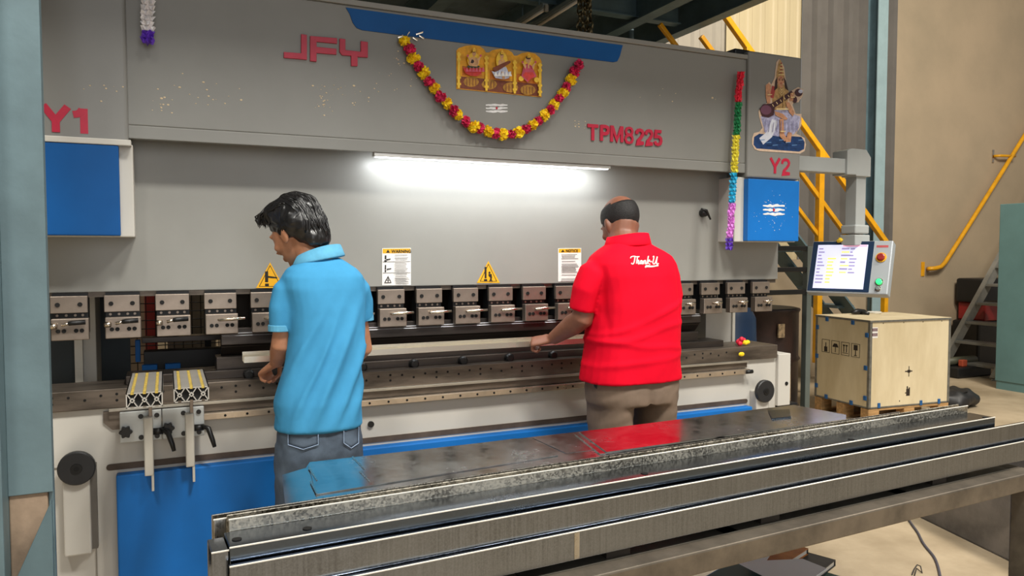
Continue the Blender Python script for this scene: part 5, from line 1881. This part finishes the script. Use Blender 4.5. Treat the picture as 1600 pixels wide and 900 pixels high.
# jeans
mb = MB()
mb.loft([pxring(v, a, b, YB, d_, p=2.6) for v, a, b, d_ in ((725, 436, 563, .118), (700, 434, 565, .125), (672, 434, 563, .12), (646, 436, 560, .112))])
for hp, sgn in ((at(468, 715, Y=YB), -1), (at(531, 715, Y=YB), 1)):
    rings = []
    for z_, a, b in ((.80, .080, .11), (.70, .083, .105), (.55, .078, .095), (.42, .07, .082), (.25, .065, .075), (.09, .066, .078)):
        rings.append(ring((hp.x + sgn * .01 * (1 - z_), YB + (.015 if z_ > .3 else 0), z_), a, b, p=2.3))
    mb.loft(rings)
me = fuse(mb, .008, 5)
folds(me, lambda p, n_: .005 * noise.noise(Vector((p.x * 9, p.y * 9, p.z * 16))) + .003 * noise.noise(p * 30))
jn = finish(me, 'jeans', DENIM, m1)
for (ua, ub, va, vb) in ((450, 497, 668, 702), (537, 560, 664, 700)):
    pts = [at(u, v, Y=YB - .2) for u, v in ((ua, va), (ub, va - 2), (ub - 1, vb - 8), ((ua + ub) / 2, vb), (ua + 3, vb - 6))]
    bv = BVHTree.FromPolygons([v.co + OFF[jn] for v in me.vertices], [p.vertices[:] for p in me.polygons])
    out = MB()
    G = 6
    grid = []
    for j in range(G + 1):
        for i in range(G + 1):
            s_, t_ = i / G, j / G
            u = ua + (ub - ua) * s_
            v = va + (vb - va) * t_ * (1 - .22 * abs(2 * s_ - 1))
            o_ = CAM
            d_ = (at(u, v, Y=YB) - CAM).normalized()
            h_ = bv.ray_cast(o_, d_)
            grid.append((h_[0] if h_[0] else at(u, v, Y=YB - .12)) - d_ * .004)
    out.add(grid, [(j * (G + 1) + i, j * (G + 1) + i + 1, (j + 1) * (G + 1) + i + 1, (j + 1) * (G + 1) + i) for j in range(G) for i in range(G)])
    o = out.build('back_pocket', DENIM, jn, smooth=True)
    so = o.modifiers.new('s', 'SOLIDIFY')
    so.thickness = .004
    ed = [grid[j * (G + 1)] for j in range(G + 1)] + [grid[G * (G + 1) + i] for i in range(1, G + 1)] + [grid[j * (G + 1) + G] for j in range(G - 1, -1, -1)]
    MB().tube([e_ + Vector((0, -.003, 0)) for e_ in ed], .0016, 5).build('seam_stitch', DENL, o)
for sgn, hp in ((-1, lhip), (1, rhip)):
    mb = MB()
    shoe(mb, (hp.x + sgn * .02, YB + .03, 0))
    mb.build('shoe', SHOE, m1, smooth=True)
# shirt
mb = MB()
sh_r = [(666, 428, 564, .132), (650, 430, 563, .131), (625, 434, 562, .128), (600, 439, 562, .124), (560, 446, 564, .12), (520, 450, 567, .118), (480, 447, 568, .118), (450, 439, 568, .112), (432, 440, 566, .102), (420, 448, 556, .088), (411, 463, 542, .07), (404, 474, 530, .055)]
mb.loft([pxring(v, a, b, YB, d_, p=2.5) for v, a, b, d_ in sh_r])
ls_e = lsh.lerp(lel, .74)
mb.tube([at(458, 447, Y=YB), at(447, 456, Y=YB), at(440, 482, Y=YB), at(439, 513, Y=YB + .01)], [.048, .049, .044, .042], 18)
mb.tube([at(550, 446, Y=YB), at(561, 455, Y=YB), at(566, 470, Y=YB + .015), at(567, 498, Y=YB + .03)], [.05, .046, .041, .039], 18)
me = fuse(mb, .007, 5)


def f_blue(p, n_):
    if n_.y > .5:
        return 0
    zz_ = p.z
    lx = p.x - bx0
    d_ = 0
    body = 1 if abs(lx) < .15 else .4
    # long drag folds running from the lower left hip up towards the right shoulder
    for k, (c0, amp, wd) in enumerate(((-.30, .015, .016), (-.235, .013, .014), (-.17, .018, .02), (-.09, .014, .017), (-.02, .012, .022), (.06, .01, .022))):
        q = (lx - (zz_ - 1.0) * .42) - c0 - .17 + .012 * noise.noise(Vector((lx * 4, zz_ * 5, k)))
        ms = max(0, min(1, (1.36 - zz_) / .2)) * max(0, min(1, (zz_ - .86) / .1))
        d_ += amp * ridge(q, wd) * ms * body
    d_ += .005 * noise.noise(Vector((lx * 12 - zz_ * 4, p.y * 14, zz_ * 6)))
    return d_


folds(me, f_blue)
st1 = finish(me, 'shirt', CYAN, m1)
# collar and sleeve bands
def collar(cpts, h, name, m, parent, t=.006, fold=.02):
    """stand collar with a turned-down leaf: closed loop of points, back half high"""
    n_ = len(cpts)
    c = sum((Vector(p) for p in cpts), Vector()) / n_
    inn, top, out = [], [], []
    for p in cpts:
        p = Vector(p)
        o_ = (p - c)
        o_.z = 0
        o_.normalize()
        back = max(0, -o_.y)
        hh2 = h * (.72 + .28 * back)
        inn.append(p - Vector((0, 0, .01)))
        top.append(p + Vector((0, 0, hh2)) - o_ * .002)
        out.append(p + o_ * fold + Vector((0, 0, -h * .10)))
    t2 = [q + (Vector(p) - c).normalized() * t for q, p in zip(top, cpts)]
    mb_ = MB()
    i2 = [q - (Vector((q.x - c.x, q.y - c.y, 0))).normalized() * .004 for q in inn]
    mb_.loft([i2, [q - Vector((0, 0, .004)) for q in top], t2, out, [q - Vector((0, 0, .006)) for q in out], inn], cap=False)
    o_ = mb_.build(name, m, parent, smooth=True)
    return o_


cc1 = at(500, 405, Y=YB + .012)
loop = [Vector((cc1.x + .076 * math.cos(q) - .004, cc1.y + .062 * math.sin(q), cc1.z + .002 - .028 * math.cos(q - R(145)) * .4 + .010 * math.cos(q))) for q in [2 * math.pi * i / 32 for i in range(32)]]
collar(loop, .038, 'collar', CYAN2, st1, fold=.018)
mb = MB()
c_ = at(439, 512, Y=YB + .01)
mb.tube([c_ + Vector((0, 0, .012)), c_ + Vector((0, 0, -.012))], [.045, .0455], 22)
mb.build('sleeve_band', CYAN2, st1, bevel=.003)
mb = MB()
c_ = at(567, 496, Y=YB + .03)
mb.tube([c_ + Vector((0, 0, .012)), c_ + Vector((0, 0, -.012))], [.04, .0405], 22)
mb.build('sleeve_band', CYAN2, st1, bevel=.003)
# hair: cap plus swept-back locks
mb = MB()


def HP(x, y, z):
    return P1(x, y, z)


for (x, y, z, rx, ry, rz) in ((0, -.022, .046, .085, .104, .09), (0, -.062, .0, .079, .062, .083), (0, -.078, -.05, .062, .042, .052), (0, .03, .09, .07, .06, .045), (-.006, .064, .088, .056, .034, .03), (.07, -.03, .02, .02, .05, .05), (-.07, -.03, .02, .02, .05, .05)):
    mb.ball(HP(x, y, z), rx, ry, rz, 20, 14, HM)
me = fuse(mb, .006, 4)
HI = HM.inverted()


def f_hair(p, n_):
    q = HI @ (p - hc_)
    a_ = math.atan2(q.z - .02, q.y + .02)
    return .006 * noise.noise(Vector((q.x * 55 + a_ * 1.2, a_ * 3, q.x * 8))) + .003 * noise.noise(Vector((q.x * 130, a_ * 6, 3)))


folds(me, f_hair)
bh = BVHTree.FromPolygons([v.co.copy() for v in me.vertices], [p.vertices[:] for p in me.polygons])
hr1 = finish(me, 'hair', HAIR, m1)
rnd = random.Random(11)
lk_ = MB()


def lay(dirs, rr, lift):
    """a lock laid on the hair surface through the given directions from the head centre"""
    pts = []
    for k_, d_ in enumerate(dirs):
        o_ = HP(0, -.02, .03)
        dv = (HM @ Vector(d_)).normalized()
        h_ = bh.ray_cast(o_ + dv * .4, -dv)
        if h_[0] is None:
            return
        pts.append(h_[0] + dv * (lift if k_ < len(dirs) - 1 else lift * .5))
    lk_.tube(pts, [rr * .3] + [rr] * (len(pts) - 2) + [rr * .25], 6)


for k in range(170):      # swept back from the forehead
    x0_ = rnd.uniform(-.85, .85)
    a0_ = rnd.uniform(15, 110)
    a1_ = a0_ + rnd.uniform(45, 90)
    sw = rnd.uniform(-.15, .15)
    wv = rnd.uniform(0, 6)
    dirs = []
    for j in range(8):
        t_ = j / 7
        a_ = R(a0_ + (a1_ - a0_) * t_)
        dirs.append((x0_ * (1 + .2 * t_) + sw * t_ + .05 * math.sin(t_ * 6 + wv), math.cos(a_), math.sin(a_)))
    lay(dirs, rnd.uniform(.0022, .004), .001)
for k in range(60):       # nape
    x0_ = rnd.uniform(-.8, .8)
    a0_ = rnd.uniform(150, 185)
    dirs = [(x0_ * (1 - .1 * j / 5) + .04 * math.sin(j + k), math.cos(R(a0_ + j * 9)), math.sin(R(a0_ + j * 9))) for j in range(6)]
    lay(dirs, rnd.uniform(.0025, .004), .0012)
for k in range(34):       # short forelock curling over the brow
    x0_ = rnd.uniform(-.06, .045)
    pts = [HP(x0_, .05, .118 + rnd.uniform(-.012, .004)), HP(x0_ * 1.05 - .004, .076, .113 + rnd.uniform(-.012, .008)), HP(x0_ * 1.1 - .008, .094 + rnd.uniform(-.006, .008), .096 + rnd.uniform(-.012, .012)), HP(x0_ * 1.1 - .01, .1 + rnd.uniform(-.006, .01), .072 + rnd.uniform(-.01, .012))]
    lk_.tube(pts, [.003, .0045, .0036, .0008], 6)
lk_.build('hair_locks', HAIR, hr1, smooth=True)

# ---------------------------------------------------------------- man in red
YQ = -.40
base = at(986, 500, Y=YQ)
qx = base.x
HM2 = (Matrix.Rotation(R(2), 3, 'Z') @ Matrix.Rotation(R(-26), 3, 'X'))
hc2 = at(969, 350, Y=YQ + .08)
mb = MB()
P2 = head(mb, hc2, HM2, 1.0)
nb = at(978, 388, Y=YQ)
mb.tube([nb + Vector((0, 0, -.08)), nb, nb.lerp(hc2, .5), hc2 + HM2 @ Vector((0, -.03, -.01))], [.08, .07, .065, .066], 16)
mb.loft([pxring(v, a, b, YQ, d_) for v, a, b, d_ in ((620, 928, 1045, .13), (580, 928, 1045, .13), (520, 932, 1042, .13), (450, 934, 1040, .12), (410, 934, 1036, .1), (395, 945, 1022, .075))])
lsh, rsh = at(930, 428, Y=YQ), at(1038, 428, Y=YQ)
lel, lwr = at(909, 498, Y=YQ + .03), at(864, 529, Y=YQ + .2)
rel, rwr = at(1050, 500, Y=YQ + .08), at(1020, 528, Y=YQ + .27)
mb.tube([lsh, lsh.lerp(lel, .5), lel, lel.lerp(lwr, .3), lel.lerp(lwr, .75), lwr], [.02, .045, .05, .048, .036, .03], 16)
mb.tube([rsh, rsh.lerp(rel, .5), rel, rel.lerp(rwr, .3), rwr], [.02, .036, .042, .043, .03], 16)
hand(mb, lwr + Vector((-.004, .006, -.001)), (-.7, .5, -.15), (.2, .35, -1), -1, 1.05, 80)
hand(mb, rwr, (-.1, .9, -.1), (0, .1, -1), 1, 1.05, 60)
lhip, rhip = at(955, 625, Y=YQ), at(1018, 625, Y=YQ)
for hp in (lhip, rhip):
    kn = Vector((hp.x, YQ + .02, .46))
    mb.tube([hp, kn, Vector((kn.x, YQ - .01, .08))], [.065, .055, .045], 14)
me = fuse(mb, .0055, 4)
m2 = finish(me, 'person', SKIN2, None, (qx, YQ, 0))
tag(m2, 'man in bright red polo shirt and brown trousers gripping the strip', 'person')
for e in (-1, 1):
    MB().ball(P2(e * .033, .07, .003), .012, nu=10, nv=8).build('eye', WHITE, m2, smooth=True)
# trousers
mb = MB()
mb.loft([pxring(v, a, b, YQ, d_, p=2.5) for v, a, b, d_ in ((626, 925, 1049, .145), (615, 923, 1050, .15), (600, 922, 1050, .148), (576, 924, 1048, .14))])
for hp, sgn in ((at(955, 640, Y=YQ), -1), (at(1023, 640, Y=YQ), 1)):
    rings = []
    for z_, a, b in ((.9, .078, .14), (.84, .08, .135), (.76, .082, .125), (.6, .082, .11), (.45, .08, .095), (.25, .075, .085), (.08, .075, .085)):
        rings.append(ring((hp.x, YQ + .01, z_), a, b, p=2.3))
    mb.loft(rings)
me = fuse(mb, .008, 5)


def f_khaki(p, n_):
    d_ = .004 * noise.noise(Vector((p.x * 10, p.y * 8, p.z * 5))) + .0035 * noise.noise(Vector((p.x * 4 + p.z * 14, p.y * 8, p.z * 22 - p.x * 12)))
    d_ -= .012 * ridge(p.x - qx - .014 + (.02 * (p.z - .8)), .014) * (1 if n_.y < 0 else 0) * max(0, min(1, (.95 - p.z) / .1))
    return d_


folds(me, f_khaki)
kt = finish(me, 'trousers', KHAKI, m2)
pk = at(922, 590, Y=YQ)
MB().tube([pk + Vector((.012, -.03, .03)), pk + Vector((.002, -.035, 0)), pk + Vector((.006, -.04, -.03)), pk + Vector((.014, -.05, -.05))], [.006, .01, .009, .003], 8).build('pocket_flap', BLACK, kt, smooth=True)
for hp in (lhip, rhip):
    mb = MB()
    shoe(mb, (hp.x, YQ + .03, 0))
    mb.build('shoe', SHOE, m2, smooth=True)
# red shirt
mb = MB()
sh_r = [(592, 914, 1052, .165), (575, 916, 1051, .163), (545, 921, 1050, .162), (515, 925, 1050, .16), (485, 928, 1051, .157), (455, 927, 1052, .15), (430, 922, 1053, .14), (412, 921, 1050, .125), (400, 927, 1043, .11), (391, 938, 1030, .092), (382, 950, 1014, .072), (376, 956, 1008, .06)]
mb.loft([pxring(v, a, b, YQ, d_, p=2.5) for v, a, b, d_ in sh_r])
mb.tube([at(942, 421, Y=YQ), at(926, 431, Y=YQ), at(916, 454, Y=YQ), at(909, 484, Y=YQ + .02)], [.066, .069, .061, .055], 18)
mb.tube([at(1028, 420, Y=YQ), at(1042, 434, Y=YQ), at(1049, 455, Y=YQ + .015), at(1050, 490, Y=YQ + .04)], [.072, .06, .05, .046], 18)
me = fuse(mb, .007, 5)


def f_red(p, n_):
    if n_.y > .5:
        return 0
    lx, zz_ = p.x - qx, p.z
    d_ = .005 * noise.noise(Vector((lx * 9, p.y * 9, zz_ * 8)))
    for k, (z0_, sl, amp) in enumerate(((1.16, .18, .009), (1.10, -.12, .009), (1.04, .1, .007), (1.22, .35, .007))):
        d_ += amp * ridge(zz_ - z0_ - sl * lx - .02 * noise.noise(Vector((lx * 5, k, 0))), .014) * (.4 + .6 * abs(noise.noise(Vector((lx * 4, k * 3.1, 1)))))
    for c0 in (-.185, .165):
        d_ -= .006 * ridge(lx - c0 - .06 * (1.35 - zz_), .01) * max(0, min(1, (zz_ - 1.12) / .1)) * max(0, min(1, (1.46 - zz_) / .06))
    return d_


folds(me, f_red)
bvh = BVHTree.FromPolygons([v.co.copy() for v in me.vertices], [p.vertices[:] for p in me.polygons])
st2 = finish(me, 'shirt', REDS, m2)
cc2 = at(981, 378, Y=YQ + .008)
loop = [Vector((cc2.x + .092 * math.cos(q), cc2.y + .074 * math.sin(q), cc2.z - .006 + .006 * math.cos(q))) for q in [2 * math.pi * i / 32 for i in range(32)]]
collar(loop, .045, 'collar', REDS, st2, fold=.016)
# "Thank U" in script across the back: pen strokes laid on the cloth
T = [[(0, 10.5), (1, 12), (4, 12.6), (8, 11.8), (10, 12.4)], [(5.2, 12.4), (4.6, 8), (3.4, 4.8), (1.6, 4.4), (1.2, 5.6)],
     [(8.2, 12.6), (7.4, 8), (6.8, 4.6)], [(7.2, 7), (8.6, 8.4), (9.4, 7.6), (8.8, 5), (9.6, 4.4), (10.6, 5.4)],
     [(13.4, 7.8), (12, 8), (11, 6.2), (11.4, 4.6), (12.6, 5.2), (13.4, 7.8), (13.2, 5), (14, 4.4), (14.8, 5.4)],
     [(15, 8), (14.8, 4.5)], [(14.9, 6.8), (16.4, 8.2), (17.2, 7.2), (16.8, 5), (17.6, 4.4), (18.6, 5.6)],
     [(20.4, 12.8), (19.6, 8.5), (18.8, 4.2)], [(19.3, 6.6), (21.4, 8.6), (21.6, 7.4), (19.6, 6.6), (21, 4.6), (22.4, 4.2)],
     [(22.2, 6.6), (24.2, 7)],
     [(25.4, 11.8), (26.6, 12.4), (26.2, 9), (25.4, 6), (26.4, 4.4), (28, 5.4), (29.4, 8.6), (30.4, 12.2), (29.6, 7), (29.6, 4.8), (30.6, 4.2), (31.8, 5)],
     [(16.8, .6), (17.6, 2.4), (20, 2.6), (25, 2.0), (31.6, 3.0)], [(16.8, .6), (18.6, 1.4), (24, 1.4), (31.6, 2.6)]]
WT = mat('white_flock_print', '#f2ece4', .7, 0, .02)
lt = MB()
for s_ in T:
    pp_ = catmull([Vector((a, b, 0)) for a, b in s_], 5) if len(s_) > 2 else [Vector((a, b, 0)) for a, b in s_]
    out = []
    for q in pp_:
        u = 985 + q.x / 32 * 44
        v = 419 - q.y / 13 * 19
        d_ = (at(u, v, Y=YQ) - CAM).normalized()
        h_ = bvh.ray_cast(CAM, d_)
        if h_[0]:
            out.append(h_[0] - d_ * .002)
    if len(out) > 1:
        lt.tube(out, .0028, 5)
lt.build('script_print', WT, st2)
# cropped hair round a bald crown
hb_ = MB()
nu, nv = 40, 26
grid = {}
vs, fs = [], []
for j in range(nv + 1):
    for i in range(nu):
        th = math.pi * j / nv
        ph = 2 * math.pi * i / nu
        d_ = Vector((math.sin(th) * math.cos(ph), math.sin(th) * math.sin(ph), math.cos(th)))
        vs.append((d_, Vector((d_.x * .0805, -.012 + d_.y * .1015, .032 + d_.z * .0935))))
keep = []
for j in range(nv):
    for i in range(nu):
        idx = (j * nu + i, j * nu + (i + 1) % nu, (j + 1) * nu + (i + 1) % nu, (j + 1) * nu + i)
        c_ = sum((vs[k][1] for k in idx), Vector()) / 4
        topline = .078 - .01 * (c_.y < -.05) + .004 * noise.noise(c_ * 60)
        low = -.05 if c_.y < -.02 else (-.005 if c_.y < .03 else .02)
        if c_.z < topline and c_.z > low and c_.y < .045:
            keep.append(idx)
used = sorted({k for f in keep for k in f})
mp_ = {k: n_ for n_, k in enumerate(used)}
hb_.add([P2(*vs[k][1]) for k in used], [[mp_[k] for k in f] for f in keep])
o = hb_.build('hair', HAIR2, m2, smooth=True)
so = o.modifiers.new('s', 'SOLIDIFY')
so.thickness = .003
